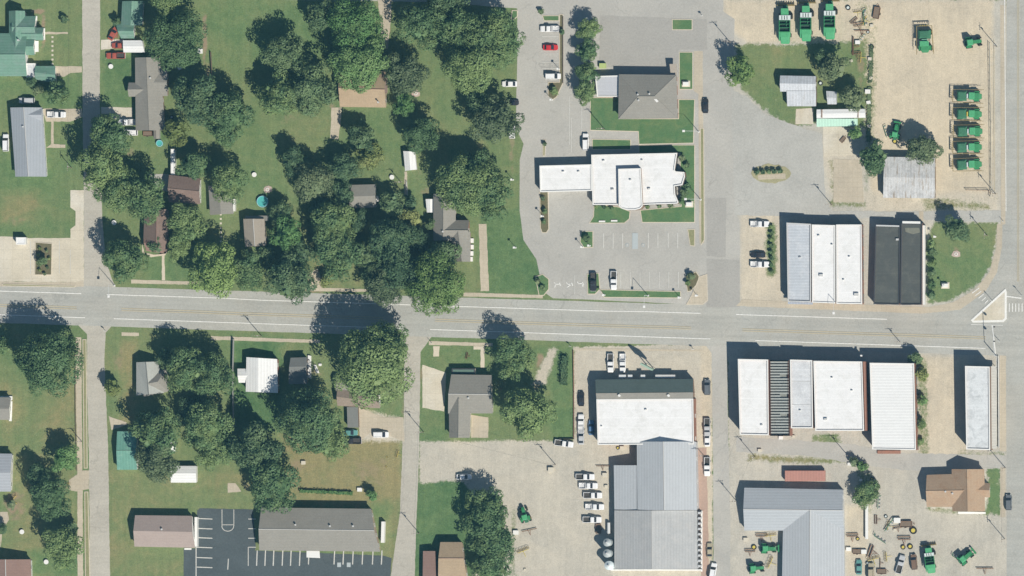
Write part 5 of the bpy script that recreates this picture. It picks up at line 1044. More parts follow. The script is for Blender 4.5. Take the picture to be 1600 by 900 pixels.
for a in (
 (88,179,0,'pickup','white','white pickup on the drive of the grey metal-roofed house',gm,1), (42,157,180,'suv','silver','pale silver car just above the grey metal roof, in its shade',gm), (9,223,90,'van','white','white van cut by the left edge beside the grey metal roof',gm),
 (186,71,180,'car','rust','red car nosing out of the white carport',gm), (181,87,180,'pickup','rust','red pickup on the lawn below the white carport',gm), (177,52,60,'car','rust','reddish car by the teal-roofed house porch',gm),
 (199,191,180,'pickup','white','white pickup at the long grey-roofed house, upper of two',gm,1), (203,207,180,'suv','white','short white car below the white pickup at the grey-roofed house',gm),
 (859,45,180,'pickup','white','white pickup at the top of the left parking bays',gb,1), (860,74,0,'car','red','bright red car in the left parking bays',gb), (864,119,0,'suv','white','white car with dark windows at the foot of the left bays',gb), (796,131,180,'car','white','white car half out from under the big tree clump',gb),
 (799,160,0,'car','black','black car beside the grey-green tree at the car park edge',gb), (800,203,90,'van','white','white van almost hidden by the grey-green tree',gb), (915,222,90,'van','white','white van parked against the bank north side',gb), (1102,165,90,'car','black','black car driving down the lane beside the office lawn',gb),
 (927,440,270,'pickup','black','dark pickup beside the exit island',gb), (959,438,270,'pickup','white','white pickup with dark open bed in the lower bank bays',gb),
 (1187,350,0,'pickup','white','white pickup parked alone at the head of the side yard',gb,1), (1184,398,180,'car','black','black car in the side yard, nearest the mower strip',gb), (1187,413,0,'pickup','white','white pickup just below the black car in the side yard',gb,1),
 (954,567,270,'pickup','white','left white pickup with black bed, front of the dealership',gd), (973,567,270,'pickup','white','right white pickup with white bed, front of the dealership',gd,1), (908,623,90,'car','black','black car at the dealership west side',gd), (908,662,90,'pickup','white','white pickup at the dealership west side',gd,1), (924,668,90,'car','blue','blue car tight against the dealership wall in shade',gd),
 (881,693,-8,'pickup','white','white pickup turning beside the large tree, behind the dealership',gd), (908,683,90,'car','silver','silver car below the white pickup at the dealership side',gd),
 (1105,605,90,'suv','grey','grey car at the kerb, level with the dealership front',gd), (1105,668,270,'pickup','silver','silver pickup with dark bed at the kerb, east of the dealership',gd), (1105,729,270,'pickup','white','white pickup with dark bed at the kerb by the tall workshop',gd), (1109,860,90,'car','beige','beige car at the kerb by the buttressed workshop',gd), (1114,893,80,'van','white','pale van at the bottom edge in the lane',gd),
 (1105,686,90,'car','white','white car at the kerb between the two pickups',gd),
 (725,745,0,'car','white','white car at the yard edge above the two big trees',gd), (595,679,0,'suv','white','white car on the broken drive, with open sides',gd), (547,676,0,'car','teal','dark teal car half under the tree by the black lean-to',gd), (550,689,180,'pickup','black','black pickup below the teal car',gd),
 (1576,785,90,'suv','grey','dark grey car on the cross road by the brown house',gd),
 (914,745,0,'pickup','white','topmost white pickup of the staggered row',gr_), (919,759,0,'pickup','white','second white pickup of the staggered row, white bed',gr_,1), (926,774,0,'pickup','white','third white pickup of the staggered row, tan bed',gr_), (929,792,0,'pickup','white','fourth white pickup of the staggered row',gr_,1), (925,812,0,'pickup','white','lowest white pickup of the staggered row',gr_),
 (1407,882,75,'pickup','silver','silver pickup among the implements, bottom right yard',gd), (1428,878,95,'suv','brown','brown car among the implements, bottom right yard',gd), (1342,886,90,'car','teal','dark teal car at the bottom beside the warehouse',gd), (1361,893,90,'van','beige','beige van cut by the bottom edge near the warehouse',gd)):
    park(*a[:7], bed=wb if len(a) > 7 else None)

# ---------------------------------------------------------------- farm machines
jg = simple('green_machine_paint', (.035,.23,.085), .5, amt=.2, spec=.5, fine=.35); jl = simple('light_green_machine_paint', (.08,.36,.16), .5, amt=.15, sc=1.5, spec=.5, fine=.25); jy = simple('yellow_rim_paint', (.62,.50,.10), .5, amt=.05); ctan = simple('dusty_header', (.30,.23,.10), .8, amt=.3)
dgrey = simple('grain_tank_inside', (.03,.06,.045), .8, amt=.1); pale = simple('pale_hatch', (.62,.68,.66), .5, amt=.12)
mgreen = simple('dusty_green', (.05,.17,.095), .7, amt=.35, sc=1.2, fine=.4)
def combine():
    t = empty('combine_harvester', (0,0,0), 0, 'x', 'combine harvester')      # +x = front
    m = MB(); m.bbox(-4.2, 2.2, -1.35, 1.35, 1.1, 2.7, .2); m.build('body', jg, t)
    m = MB(); m.bbox(2.85, 4.6, -1.0, 1.0, 1.7, 3.3, .15); c = m.build('cab', carglass, t); m = MB(); m.bbox(2.75, 4.75, -1.2, 1.2, 3.3, 3.5, .08); m.build('cab_roof', jl, c)
    m = MB()
    for a in ((-2.5,.8,-1.7,-1.58),(-2.5,.8,1.58,1.7),(-2.62,-2.5,-1.7,1.7),(.8,.9,-1.7,1.7),(-1.3,-1.2,-1.58,1.58),(-.2,-.12,-1.58,1.58)): m.box(*a, 2.6, 3.9)
    gt = m.build('grain_tank', jg, t); m = MB(); m.box(-2.5, .8, -1.58, 1.58, 2.72, 2.9); m.build('tank_floor', dgrey, gt); m = MB(); m.tube((-1.2,-.5,3.3), (1.1,-.5,3.3), .14); m.tube((-.1,-1.4,3.5), (-.1,1.4,3.5), .1); m.build('cross_auger', mgreen, gt)
    m = MB(); m.bbox(.95, 2.6, -1.75, 1.75, 2.7, 3.65, .1); e = m.build('engine_deck', pale, t); m = MB(); m.box(1.2,2.3,-.9,-.7,3.65,3.75); m.box(1.2,2.3,-.1,.1,3.65,3.75); m.box(1.2,2.3,.7,.9,3.65,3.75); m.build('hatch_rail', dgrey, e)
    m = MB(); m.loft([(-6.3,1.2,1.6,2.3),(-5.8,1.4,1.2,2.9),(-4.2,1.45,1.1,3.2)]); m.loft([(-4.2,1.62,1.2,3.25),(-2.7,1.65,1.2,3.3)]); m.build('rear_hood', jl, t)
    m = MB(); m.tube((1.1,1.75,3.2), (-5.4,1.72,3.0), .2, n=10); m.build('unloading_auger', jl, t)
    m = MB(); m.box(4.6, 5.7, -.7, .7, .6, 1.9); m.build('feeder_house', mgreen, t)
    m = MB(); m.tube((5.9,-2.7,.9), (5.9,2.7,.9), .28, n=8); m.box(5.6,5.8,-2.8,2.8,.4,1.3)
    for i in range(8): m.box(6.0, 6.9, -2.6+i*.74, -2.5+i*.74, .3, .7)
    m.build('header', ctan, t); wheels(t, (2.4,), 1.75, .95, .75, jy); wheels(t, (-3.6,), 1.5, .6, .45, jy)
    return t
for i, (x, y, lab) in enumerate(((1227,37,'leftmost of the three green combine harvesters at the top'),(1260,33,'middle green combine harvester of the three at the top'),(1297,30,'rightmost of the three green combine harvesters, set slightly higher'))):
    if i == 0: cp = combine()
    p = P(x, y, 2); place(cp, USED, (p.x, p.y, 0), R(90), lab, group='green combine harvesters on the tan lot')
def sprayer(tank):
    t = empty('crop_sprayer', (0,0,0), 0, 'x', 'crop sprayer')     # +x east = hood
    m = MB(); m.box(-3.4, 3.6, -.55, -.35, 1.5, 1.8); m.box(-3.4, 3.6, .35, .55, 1.5, 1.8); m.box(-3.4, -3.1, -1.2, 1.2, 1.5, 1.75); m.box(3.2,3.5,-1.2,1.2,1.5,1.75); m.build('frame', mgreen, t)
    m = MB(); m.bbox(-3.3, -.3, -1.55, 1.55, 1.8, 3.0, .5); m.build('tank', mgreen, t); m = MB(); m.bbox(-.25,.6,-.7,.7,1.8,3.1,.1); m.build('pump_box', tank, t)
    m = MB(); m.bbox(.7, 2.1, -.85, .85, 1.8, 3.5, .2); c = m.build('cab', carglass, t); m = MB(); m.bbox(.5,2.3,-1.15,1.15,3.5,3.7,.1); m.build('cab_roof', jl, c)
    m = MB(); m.loft([(2.1,1.2,1.6,2.7),(3.5,1.1,1.6,2.55),(4.4,.7,1.6,2.3)]); m.build('bonnet', jg, t)
    m = MB()
    for sy in (1, -1):
        m.tube((-4.6,sy*1.9,1.9), (5.0,sy*2.15,2.1), .07, n=6); m.tube((-4.6,sy*1.9,2.5), (4.2,sy*2.05,2.6), .06, n=6)
        for k in range(9): m.tube((-4.5+k*1.05,sy*1.92,1.9), (-4.0+k*1.05,sy*1.95,2.5), .03, n=5)
    m.box(-4.75,-4.6,-1.95,1.95,1.9,2.3); m.build('folded_boom', ctan, t)
    m = MB()
    for k in range(5): m.tube((-4.6,-1.2+k*.6,1.4), (-5.3,-1.0+k*.5,1.3), .08, n=5)
    m.build('nozzle_rack', jy, t); wheels(t, (-2.6, 2.8), 1.45, .95, .42, jy)
    for sy in (1,-1): m = MB(); m.bbox(-3.0,-1.5,sy*1.35-.25,sy*1.35+.25,2.0,2.2,.05); m.bbox(2.0,3.6,sy*1.35-.25,sy*1.35+.25,2.0,2.2,.05); m.build('mudguard', jg, t)
    return t
sw, sy_ = sprayer(pale), sprayer(jy)
for i, (x, y, pr, lab) in enumerate(((1512,150,sw,'topmost green sprayer by the east fence, pale pump box'),(1512,178,sy_,'green sprayer with yellow pump box, second in the fence row'),(1513,205,sw,'third green sprayer of the fence row'),(1512,230,sw,'fourth green sprayer of the fence row'),(1512,257,sw,'lowest green sprayer of the fence row'))):
    p = P(x, y, 2); place(pr, USED, (p.x, p.y, 0), R(-2+i), lab, group='green crop sprayers in a row by the fence', sc=(1.0,1.0,1.0))
def tractor(big=True, loader=False):
    t = empty('tractor', (0,0,0), 0, 'x', 'tractor')
    m = MB(); m.box(-1.2, 2.3, -.35, .35, .7, 1.2); m.build('chassis', mgreen, t); m = MB(); m.loft([(.3,.48,1.1,1.9),(1.8,.45,1.1,1.8),(2.4,.38,1.1,1.6)]); m.build('bonnet', jg, t)
    m = MB(); m.bbox(-1.1, .3, -.75, .75, 1.2, 2.6, .15); c = m.build('cab', carglass, t); m = MB(); m.bbox(-1.15, .35, -.78, .78, 2.6, 2.8, .2); m.build('cab_roof', jl, c)
    wheels(t, (-.9,), 1.1, .9, .55, jy, 'rear_wheel'); wheels(t, (1.8,), .9, .58, .38, jy, 'front_wheel')
    for sy in (1,-1): m = MB(); m.bbox(-1.5,-.2,sy*1.05-.3,sy*1.05+.3,1.85,2.0,.04); m.build('mudguard', jg, t)
    m = MB(); m.box(-1.9,-1.2,-.5,.5,.5,.7); m.tube((1.0,.3,1.9), (1.0,.3,2.6), .05, n=6); m.build('hitch', mgreen, t)
    if loader:
        m = MB()
        for sy in (1,-1): m.tube((-.2,sy*.6,1.7), (2.9,sy*.6,.9), .1, n=6)
        m.box(2.8,3.2,-1.0,1.0,.25,1.0); m.build('front_loader', jg, t)
    return t
tr, trl = tractor(), tractor(loader=True)
gt_ = 'green tractors parked in the yards'
for x, y, deg, pr, sc_, lab in ((1519,66,8,tr,1.25,'green tractor with brown tyres alone at the top right of the tan lot'),(1399,208,80,trl,1.15,'green tractor between the two trees above the rusty roof'),(820,806,105,tr,1.15,'green tractor towing a bar in the gravel yard'),
  (1199,857,0,trl,1.15,'green tractor below the warehouse wing, upper one'),(1180,888,5,tr,1.15,'green tractor at the bottom edge left of the warehouse'),(1507,872,40,trl,1.2,'green tractor by the cross road at the bottom right')):
    p = P(x, y, 1.5); place(pr, USED, (p.x, p.y, 0), R(deg), lab, group=gt_, sc=sc_)
sg3 = sprayer(simple('pale_green_tank', (.22,.45,.30), .5)); p = P(1445, 62, 2); place(sg3, USED, (p.x, p.y, 0), R(-88), 'large green boom machine alone in the middle of the tan lot', group='green crop sprayers in a row by the fence', sc=(.92,1.25,1.1)); sg3['group'] = ''; del sg3['group']
cc = copy_tree(cp); p = P(1453,873,2); cc.location = (p.x,p.y,0); cc.rotation_euler = (0,0,R(97)); cc.scale = (.72,.85,.9); cc['label'] = 'weathered green harvester in the implement yard, bottom right'; cc['group'] = 'green combine harvesters on the tan lot'

# ---------------------------------------------------------------- implements and yard clutter
def impl_disc(w=4.0, mat=None, rows=2):
    t = empty('disc_harrow', (0,0,0), 0, 'x', 'disc harrow'); m = MB(); mat = mat or W['rust']
    for r in range(rows): m.box(-w/2, w/2, -.08+r*.9, .08+r*.9, .55, .7)
    m.box(-w/2,-w/2+.12,0,.9*(rows-1),.5,.62); m.box(w/2-.12,w/2,0,.9*(rows-1),.5,.62); m.build('frame', mat, t)
    m = MB(); m.tube((-.5,0,.6), (0,-1.9,.5), .07, n=6); m.tube((.5,0,.6), (0,-1.9,.5), .07, n=6); m.build('drawbar', mat, t)
    m = MB(); n = int(w/.35)
    for r in range(rows):
        for i in range(n): x = -w/2+.2+i*.35; m.tube((x,r*.9,.3), (x+.05,r*.9+.02,.3), .3, n=10)
    m.build('disc_gang', W['dark'], t); return t
def impl_rake():
    t = empty('hay_rake', (0,0,0), 0, 'x', 'hay rake'); m = MB(); m.tube((-1.8,0,.7), (1.8,.4,.7), .08, n=6); m.tube((0,.2,.7), (.3,-1.8,.5), .07, n=6); m.build('toolbar', jy, t)
    for i in range(4):
        m = MB(); x = -1.5+i*1.0; m.ring((0,0,0), 'z', .5, .6, .08, 16); m.tube((-.55,0,0),(.55,0,0),.03,n=4); m.tube((0,-.55,0),(0,.55,0),.03,n=4); o = m.build('raking_wheel', ctan, t, (x, .5+i*.1, .6)); o.rotation_euler = (R(35),0,R(20))
    return t
def trailer():
    t = empty('flat_trailer', (0,0,0), 0, 'x', 'trailer'); m = MB(); m.box(-2.0,1.9,-1.0,1.0,.6,.75); m.build('deck', W['dkwood'], t); m = MB()
    for a in ((-2.05,1.95,-1.08,-.98),(-2.05,1.95,.98,1.08),(-2.08,-1.98,-1.08,1.08),(1.9,2.0,-1.08,1.08)): m.box(*a,.6,1.05)
    m.build('side_rail', W['rust'], t); m = MB(); m.tube((2,.6,.6),(3.1,0,.5),.06,n=6); m.tube((2,-.6,.6),(3.1,0,.5),.06,n=6); m.build('drawbar', W['rust'], t); wheels(t, (-.3,), 1.2, .38, .25); return t
def spare_wheel(rim=jy, r=.75):
    t = empty('discarded_tyre', (0,0,0), 0, 'x', 'tyre'); m = MB(); m.ring((0,0,.2), 'z', r*.6, r, .42, 18); m.build('tyre', tyre, t); m = MB(); m.tube((0,0,.05),(0,0,.34),r*.61,n=16); m.build('rim', rim, t); return t
def crate(mat, w=.9, d=.7, h=.8):
    t = empty('storage_crate', (0,0,0), 0, 'x', 'crate'); m = MB(); m.bbox(-w,w,-d,d,0,h,.05); m.build('box', mat, t); m = MB(); m.bbox(-w-.04,w+.04,-d-.04,d+.04,h+.003,h+.12,.03)
    m.build('lid', mat, t); return t
def plow():
    t = empty('plough', (0,0,0), 0, 'x', 'plough'); m = MB(); m.tube((-1.8,-.9,.7),(1.8,.9,.7),.1,n=6); m.tube((1.8,.9,.7),(2.5,.2,.6),.08,n=6); m.build('beam', mgreen, t)
    for i in range(4): m = MB(); x = -1.5+i; m.add([(x,x*.5,.7),(x+.5,x*.5-.1,.1),(x+.7,x*.5-.5,.15),(x+.3,x*.5-.6,.6),(x+.05,x*.5+.05,.7),(x+.55,x*.5-.05,.1),(x+.75,x*.5-.45,.15),(x+.35,x*.5-.55,.6)],[(0,1,2,3),(7,6,5,4),(0,4,5,1),(1,5,6,2),(2,6,7,3),(3,7,4,0)]); m.build('share', W['steel'], t)
    return t
dh, dh2, rk, tl, sp, spw, crw, crt, pl, crg = impl_disc(), impl_disc(5.4, None, 1), impl_rake(), trailer(), spare_wheel(), spare_wheel(pale, .7), crate(W['trim']), crate(W['cream'], .7, .6, .7), plow(), crate(simple('yellow_green_box', (.42,.50,.2), .7), .9, .7, 1.1)
GI = 'implements and clutter in the dealer yards'
for x, y, deg, pr, lab, sc_ in (
 (827,828,12,dh2,'rusty single-row harrow bar behind the towing tractor',.9), (861,734,0,crt,'small brown box on the gravel behind the dealership',1.2), (935,826,90,tl,'small brown-framed trailer below the lowest white pickup',.75),
 (1343,40,10,dh,'grey-brown disc harrow at the top of the junk row',.9), (1352,32,60,rk,'yellow hay rake at the top of the junk row',.9), (1370,20,80,tl,'brown-framed trailer at the top of the junk row',.9), (1325,12,20,spw,'white round tub beside the right combine',1.1), (1340,20,0,rk,'pale hay rake left of the brown-framed trailer',.7),
 (1347,48,0,dh2,'long dark bar lying across the junk row',.9), (1333,72,90,dh2,'long rusty bar standing along the fence corner',1.1), (1338,84,5,dh,'rusty harrow right of the long bar',.7), (1362,73,30,sp,'cream wheel beside the weedy hedge top',.95), (1345,60,30,pl,'small plough between the harrows in the junk row',.8),
 (1359,92,0,crt,'tan crate in the weedy hedge line',.8), (1358,108,20,sp,'dusty yellow wheel in the hedge line, middle',.75), (1356,143,0,crw,'pale yellow crate in the hedge line by the scrubby tree',.9), (1356,179,10,sp,'yellow wheel in the hedge line by the mobile home',.9), (1358,214,0,sp,'yellow wheel at the foot of the hedge line',.85), (1347,146,20,spw,'white round tub left of the pale crate',.6),
 (1282,130,30,spw,'pale round tub beside the small barn',1.0), (1398,221,0,sp,'big yellow wheel behind the tractor between trees',1.0), (1317,218,50,tl,'tiny rusty trailer on the slab below the mint awning',.5), (1383,206,80,pl,'plough left of the tractor between trees',.9),
 (942,103,0,crg,'yellow-green skip by the lowest clipped tree',1.1), 
 (1384,807,20,spw,'dark-centred wheel at the head of the implement cluster',.8), (1389,820,30,pl,'green plough at the head of the implement cluster',1.2), (1402,813,0,crw,'white crate in the implement cluster',1.1), (1416,819,0,tl,'brown framed trailer in the implement cluster',.9), (1427,829,0,sp,'largest yellow wheel of the implement cluster',1.5), (1398,828,0,crt,'reddish crate in the implement cluster',.6),
 (1413,843,0,dh,'brown disc harrow in the middle of the implement cluster',1.0), (1411,855,0,sp,'small yellow wheel, left of the lower two',1.0), (1422,854,0,sp,'yellow wheel, right of the lower two',1.15), (1375,843,120,pl,'bright green plough on the grass scrap',1.1), (1389,822,70,rk,'hay rake tangled with the green plough',.8),
 (1362,862,70,dh,'tan harrow by the warehouse yard, upper',1.0), (1365,875,10,rk,'tan rake by the warehouse yard, middle',1.0), (1375,880,90,dh2,'rust brown bar harrow by the warehouse yard',.6), (1378,893,0,tl,'rusty trailer at the bottom near the beige van',.7), (1332,838,0,dh,'pale harrow beside the warehouse east wall',.9), (1340,842,0,sp,'small wheel beside the warehouse east wall',.8), (1326,858,0,crw,'whitish crate by the warehouse east wall',.8),
 (1539,888,0,dh2,'row of tan tines lying by the bottom right',1.0), (1497,874,120,pl,'green plough left of the bottom right tractor',1.1), (1515,866,30,sp,'dark wheel beside the bottom right tractor',.9),
 (1190,838,0,dh,'tan harrow under the warehouse wing, upper',.9), (1204,838,0,rk,'yellow rake under the warehouse wing',.9), (1172,862,0,dh,'brown harrow far left under the warehouse wing',.8), (1178,855,0,sp,'yellow wheel left of the upper warehouse tractor',1.1), (1165,843,0,crt,'tan crate at the warehouse corner',.9), (1205,880,60,rk,'tan rake beside the lower warehouse tractor',1.0),
 (972,700,0,crt,'tan box behind the dealership rear wall',.9), (965,700,0,sp,'brownish wheel behind the dealership rear wall',.7), (942,728,0,dh2,'tan bar on the gravel above the staggered pickups',.8), (945,742,0,crt,'tan crate right of the topmost staggered pickup',1.0), (947,760,0,crt,'brown crate right of the second staggered pickup',.7),
 (818,862,15,rk,'tan rake beside the lower big tree',1.0), (806,832,0,crw,'pale crate beside the upper big tree',.9), (820,890,0,crt,'small box at the bottom of the gravel yard',.5),
 (1370,812,90,dh,'dark harrow right of the white fence run',.7), (1372,785,60,pl,'dark plough right of the warehouse tree',1.0), (1327,725,0,crw,'white box under the bush at the alley bend',.6), (1345,750,0,crw,'white box above the warehouse tree',.5), (1362,748,40,sp,'small wheel above the warehouse tree',.7),
 (1351,22,30,crt,'tan crate between the pale rake and the yellow rake',.7), (1330,95,20,crt,'brown crate at the grass corner of the junk row',.6), (1346,90,80,rk,'pale rake at the foot of the junk row',.9), (1340,66,0,crw,'white crate inside the junk row by the long bars',.8), (1356,50,10,spw,'round white tub above the cream wheel',.7), (1335,33,40,dh,'small rusty harrow beside the pale hay rake',.7),
 (1350,28,70,pl,'steel plough tangled among the rakes at the top',1.2), (1362,40,0,crt,'reddish crate at the right of the junk row',.7), (1361,122,0,crt,'brown box half in the weeds of the hedge line',.7), (1357,160,10,crw,'white box half in the weeds by the scrubby tree',.7), (1358,197,0,crt,'brown box half in the weeds by the mobile home',.7), (1403,825,10,dh,'rusty harrow at the centre of the implement cluster',.7),
 (1350,862,0,crw,'white crate left of the tan harrow',.9), (1356,880,0,spw,'pale tub left of the tan rake',1.0), (1386,870,90,rk,'pale rake right of the rust brown bar',.8), (1340,862,0,tl,'brown trailer along the warehouse east wall',.7),
 (562,765,0,crw,'pale bench-sized box above the long hall',.8), (604,714,0,sp,'first small round thing in the dry yard, upper',.35), (603,729,0,sp,'second small round thing in the dry yard, lower',.35), (622,710,70,rk,'rusty rake at the dry yard edge by the lane',.6), (474,723,0,crt,'reddish square box in the dry yard under the tree',.9),
 (730,556,80,dh,'small rusty harrow in a stone ring on the front lawn',.5), (105,757,0,rk,'tangle of sticks beside the short drive',.5), (20,782,40,rk,'twiggy rake heap behind the left-edge house',1.0), (268,183,30,spw,'white tub in the deep tree shade',.8), (281,106,30,crw,'pale crate shining in deep tree shade',.7), (231,209,0,tl,'small reddish trailer below the long grey-roofed house',.7),
 (1187,704,0,crt,'tan box at the back of the white-roofed end shop',.8), (1220,684,0,crw,'white box behind the gutted shop',.7), (1240,682,0,crt,'tan box behind the pale narrow shop',.6), (312,80,0,crw,'pale crate by the field edge',1.0), (500,570,0,crw,'white bench box right of the small dark roof',.5)):
    p = P(x, y, .5); place(pr, USED, (p.x, p.y, .03), R(deg), lab, group=GI, sc=sc_)

# pools and garden things
def pool(x, y, r, lab):
    t = empty('round_pool', P(x, y), 0, lab, 'pool'); m = MB(); m.tube((0,0,0),(0,0,.9),r,n=24,cap=False); m.tube((0,0,0),(0,0,.9),r-.08,n=24,cap=False); m.build('wall', simple('teal_liner', (.12,.42,.45), .5), t); m = MB(); m.tube((0,0,.7),(0,0,.8),r-.09,n=24); m.build('water', simple('pool_water', (.10,.45,.42), .08, spec=.6, amt=.2, sc=1), t)
    m = MB(); m.ring((0,0,.92),'z',r-.1,r+.06,.06,24); m.build('rim', simple('pale_blue_rim', (.35,.6,.68), .5), t)
pool(411, 315, 1.75, 'round teal pool on the grass above the narrow brownish roof'); pool(250, 224, 1.0, 'small teal paddling pool near the yellow-green tree')
def small(name, cat, x, y, lab, build, **k):
    t = empty(name, P(x, y), k.get('rz', 0), lab, cat, k.get('group')); build(t); return t
def patio_table(t):
    m = MB(); m.tube((0,0,.7),(0,0,.76),.75,n=16); m.build('table_top', W['trim'], t); m = MB(); m.tube((0,0,0),(0,0,.7),.06,n=6); m.tube((0,0,0),(0,0,.04),.3,n=10); m.build('pedestal', W['steel'], t)
small('patio_table', 'table', 398, 273, 'white table on the grass above the teal pool', patio_table); small('birdbath', 'birdbath', 73, 878, 'white birdbath on the lawn by the red-brown roof', patio_table); small('patio_table', 'table', 35, 831, 'faint pale disc table on the lower left lawn', patio_table); small('patio_table', 'table', 174, 104, 'small pale disc table on the bright lawn below the red pickup', patio_table)
small('patio_table', 'table', 179, 348, 'pale flat stone table in the shaded yard by the side street', patio_table); small('patio_table', 'table', 613, 277, 'little white stand below the white garden shed', patio_table)
fp = simple('pink_stone', (.50,.40,.34), .9, amt=.2); 
def flat_pad(t):
    m = MB(); n = 9; m.prism([(1.6*math.cos(i*.698)*random.uniform(.75,1.1), 1.2*math.sin(i*.698)*random.uniform(.75,1.1)) for i in range(n)], 0, .12); m.build('slab', fp, t); m = MB(); m.ring((0,0,.2),'z',.35,.55,.2,12); m.build('stone_ring', W['trim'], t)
small('fire_ring', 'fire pit', 418, 296, 'pale stone fire pit right above the teal pool', flat_pad); small('rock_bed', 'rock bed', 1494, 397, 'pinkish rock bed on the corner lawn under the tree', flat_pad); small('rock_bed', 'rock bed', 650, 146, 'small pinkish stone bed right of the grey-green tree', flat_pad)
def monument(t):
    m = MB(); m.bbox(-.9,.9,-.6,.6,0,1.3,.1); m.build('plinth', W['trim'], t); m = MB(); m.bbox(-1.3,1.3,-1,1,0,.2,.05); m.build('base', W['cream'], t)
small('monument', 'monument', 1477, 446, 'pale stone monument near the lower end of the corner lawn', monument); small('monument', 'monument', 1072, 131, 'small white stone marker on the office lawn strip', monument); small('utility_box', 'box', 1077, 319, 'white utility slab beside the bank lawn path', monument)
for i, (x, y, lab) in enumerate(((1300,460,'pale'),)): pass
def pavers(t):
    m = MB()
    for i in range(7): m.box(-.3,.3,-i*1.4-.3,-i*1.4+.3,0,.05)
    m.build('paver', W['cream'], t)
small('stepping_stones', 'stepping stones', 82, 58, 'line of pale stepping stones down the lawn', pavers); small('stepping_stones', 'stepping stones', 345, 335, 'pale stepping stones in shade under the roadside tree', pavers)
def bench(t):
    m = MB(); m.box(-1.0,1.0,-.25,.25,.42,.48); m.build('seat', W['trim'], t); m = MB(); m.box(-.9,-.8,-.2,.2,0,.42); m.box(.8,.9,-.2,.2,0,.42); m.build('leg', W['steel'], t)
small('white_bench', 'bench', 941, 346, 'first white bench under the bank hedge', bench, group='white benches at the bank'); small('white_bench', 'bench', 960, 345, 'second white bench nearer the bank entrance', bench, group='white benches at the bank')
# manholes and drain marks
for x, y, lab in ((1009,482.5,'pale lamp footing on the main road edge'),): pass

# ---------------------------------------------------------------- poles, lamps, signs, fences, wires
def utility_pole(h):
    t = empty('utility_pole', (0,0,0), 0, 'x', 'utility pole'); m = MB(); m.tube((0,0,0),(0,0,h),.12,.08,n=10); m.build('post', W['pole'], t)
    m = MB(); m.box(-1.1,1.1,-.05,.05,h-.7,h-.6); m.build('crossarm', W['pole'], t); m = MB()
    for x in (-1.1,-.4,.4,1.1): m.tube((x,0,h-.55),(x,0,h-.35),.05,n=6)
    m.build('insulator', W['trim'], t); m = MB(); m.tube((.28,0,h-2.2),(.25,0,h-1.4),.16,n=10); m.build('transformer', W['vent'], t); return t
up = utility_pole(10.0)
GP = 'wooden utility poles'
poles = [(1558,73,'pole at the tan lot fence, level with the small tractor'),(1556,303,'pole at the south-east corner of the tan lot'),(1543,368,'pole on the corner lawn by the cross road'),(1300,320,'pole at the weedy strip between yard slabs'),(1141,66,'pole above the round tree by the lane'),(662,675,'pole right of the lane, level with the dry yard'),(655,833,'pole right of the lane by the small lawn'),(868,726,'pole on the gravel yard behind the large tree'),(1180,714,'pole by the alley behind the white end shop'),(1151,783,'pole left of the L-shaped warehouse'),(1571,731,'pole at the brown house corner'),(1570,842,'pole on the cross road kerb, bottom right'),(409,525,'pole on the pavement left of the biggest tree'),(627,285,'pole on the lawn below the white garden shed'),(112,262,'pole on the lawn of the grey metal-roofed house'),(945,202,'pole on the lawn at the office left side'),(812,518,'pole at the road edge by the dark tree'),(1406,534,'pole at the road edge by the free-standing shop'),(128,690,'pole on the left pavement beside the dark trees'),(1325,712,'pole in the alley by the bright shrub'),(1100,712,'pole at the kerb by the tall workshop')]
for i, (x, y, lab) in enumerate(poles):
    place(up, USED, (P(x, y).x, P(x, y).y, 0), R(90 if i in (0,1,2,10,11,14) else 3), 'wooden utility '+lab, group=GP, sc=(1,1,.62 if i in (16,17,13,14,18) else .95))
def street_lamp():
    t = empty('street_lamp', (0,0,0), 0, 'x', 'street lamp'); m = MB(); m.tube((0,0,0),(0,0,8),.11,.07,n=8); m.build('post', W['steel'], t); m = MB(); m.tube((0,0,7.9),(0,-3.2,8.4),.05,n=6); m.build('arm', W['steel'], t)
    m = MB(); m.bbox(-.35,.35,-3.9,-3.1,8.3,8.55,.08); m.build('lamp_head', W['trim'], t); m = MB(); m.box(-.25,.25,-.25,.25,0,.2); m.build('footing', W['trim'], t); return t
sl_ = street_lamp()
for x, y, dg, lab in ((1013,462,0,'street lamp on the lawn strip, arm over the main road'),(1308,472,0,'street lamp in front of the bright white shops'),(1095,312,-90,'street lamp at the lane beside the bank'),(1092,206,-90,'street lamp at the lane beside the office lawn'),(179,446,0,'street lamp at the left junction, north kerb')):
    place(sl_, USED, (P(x, y).x, P(x, y).y, 0.02), R(dg), lab, group='street lamps with long arms')
def lot_lamp():
    t = empty('car_park_lamp', (0,0,0), 0, 'x', 'lamp post'); m = MB(); m.tube((0,0,0),(0,0,4.5),.09,n=8); m.build('post', W['steel'], t); m = MB(); m.bbox(-.4,.4,-.4,.4,4.5,4.8,.1); m.build('lamp_head', W['trim'], t); m = MB(); m.tube((0,0,0),(0,0,.5),.3,n=10); m.build('footing', W['trim'], t); return t
ll = lot_lamp()
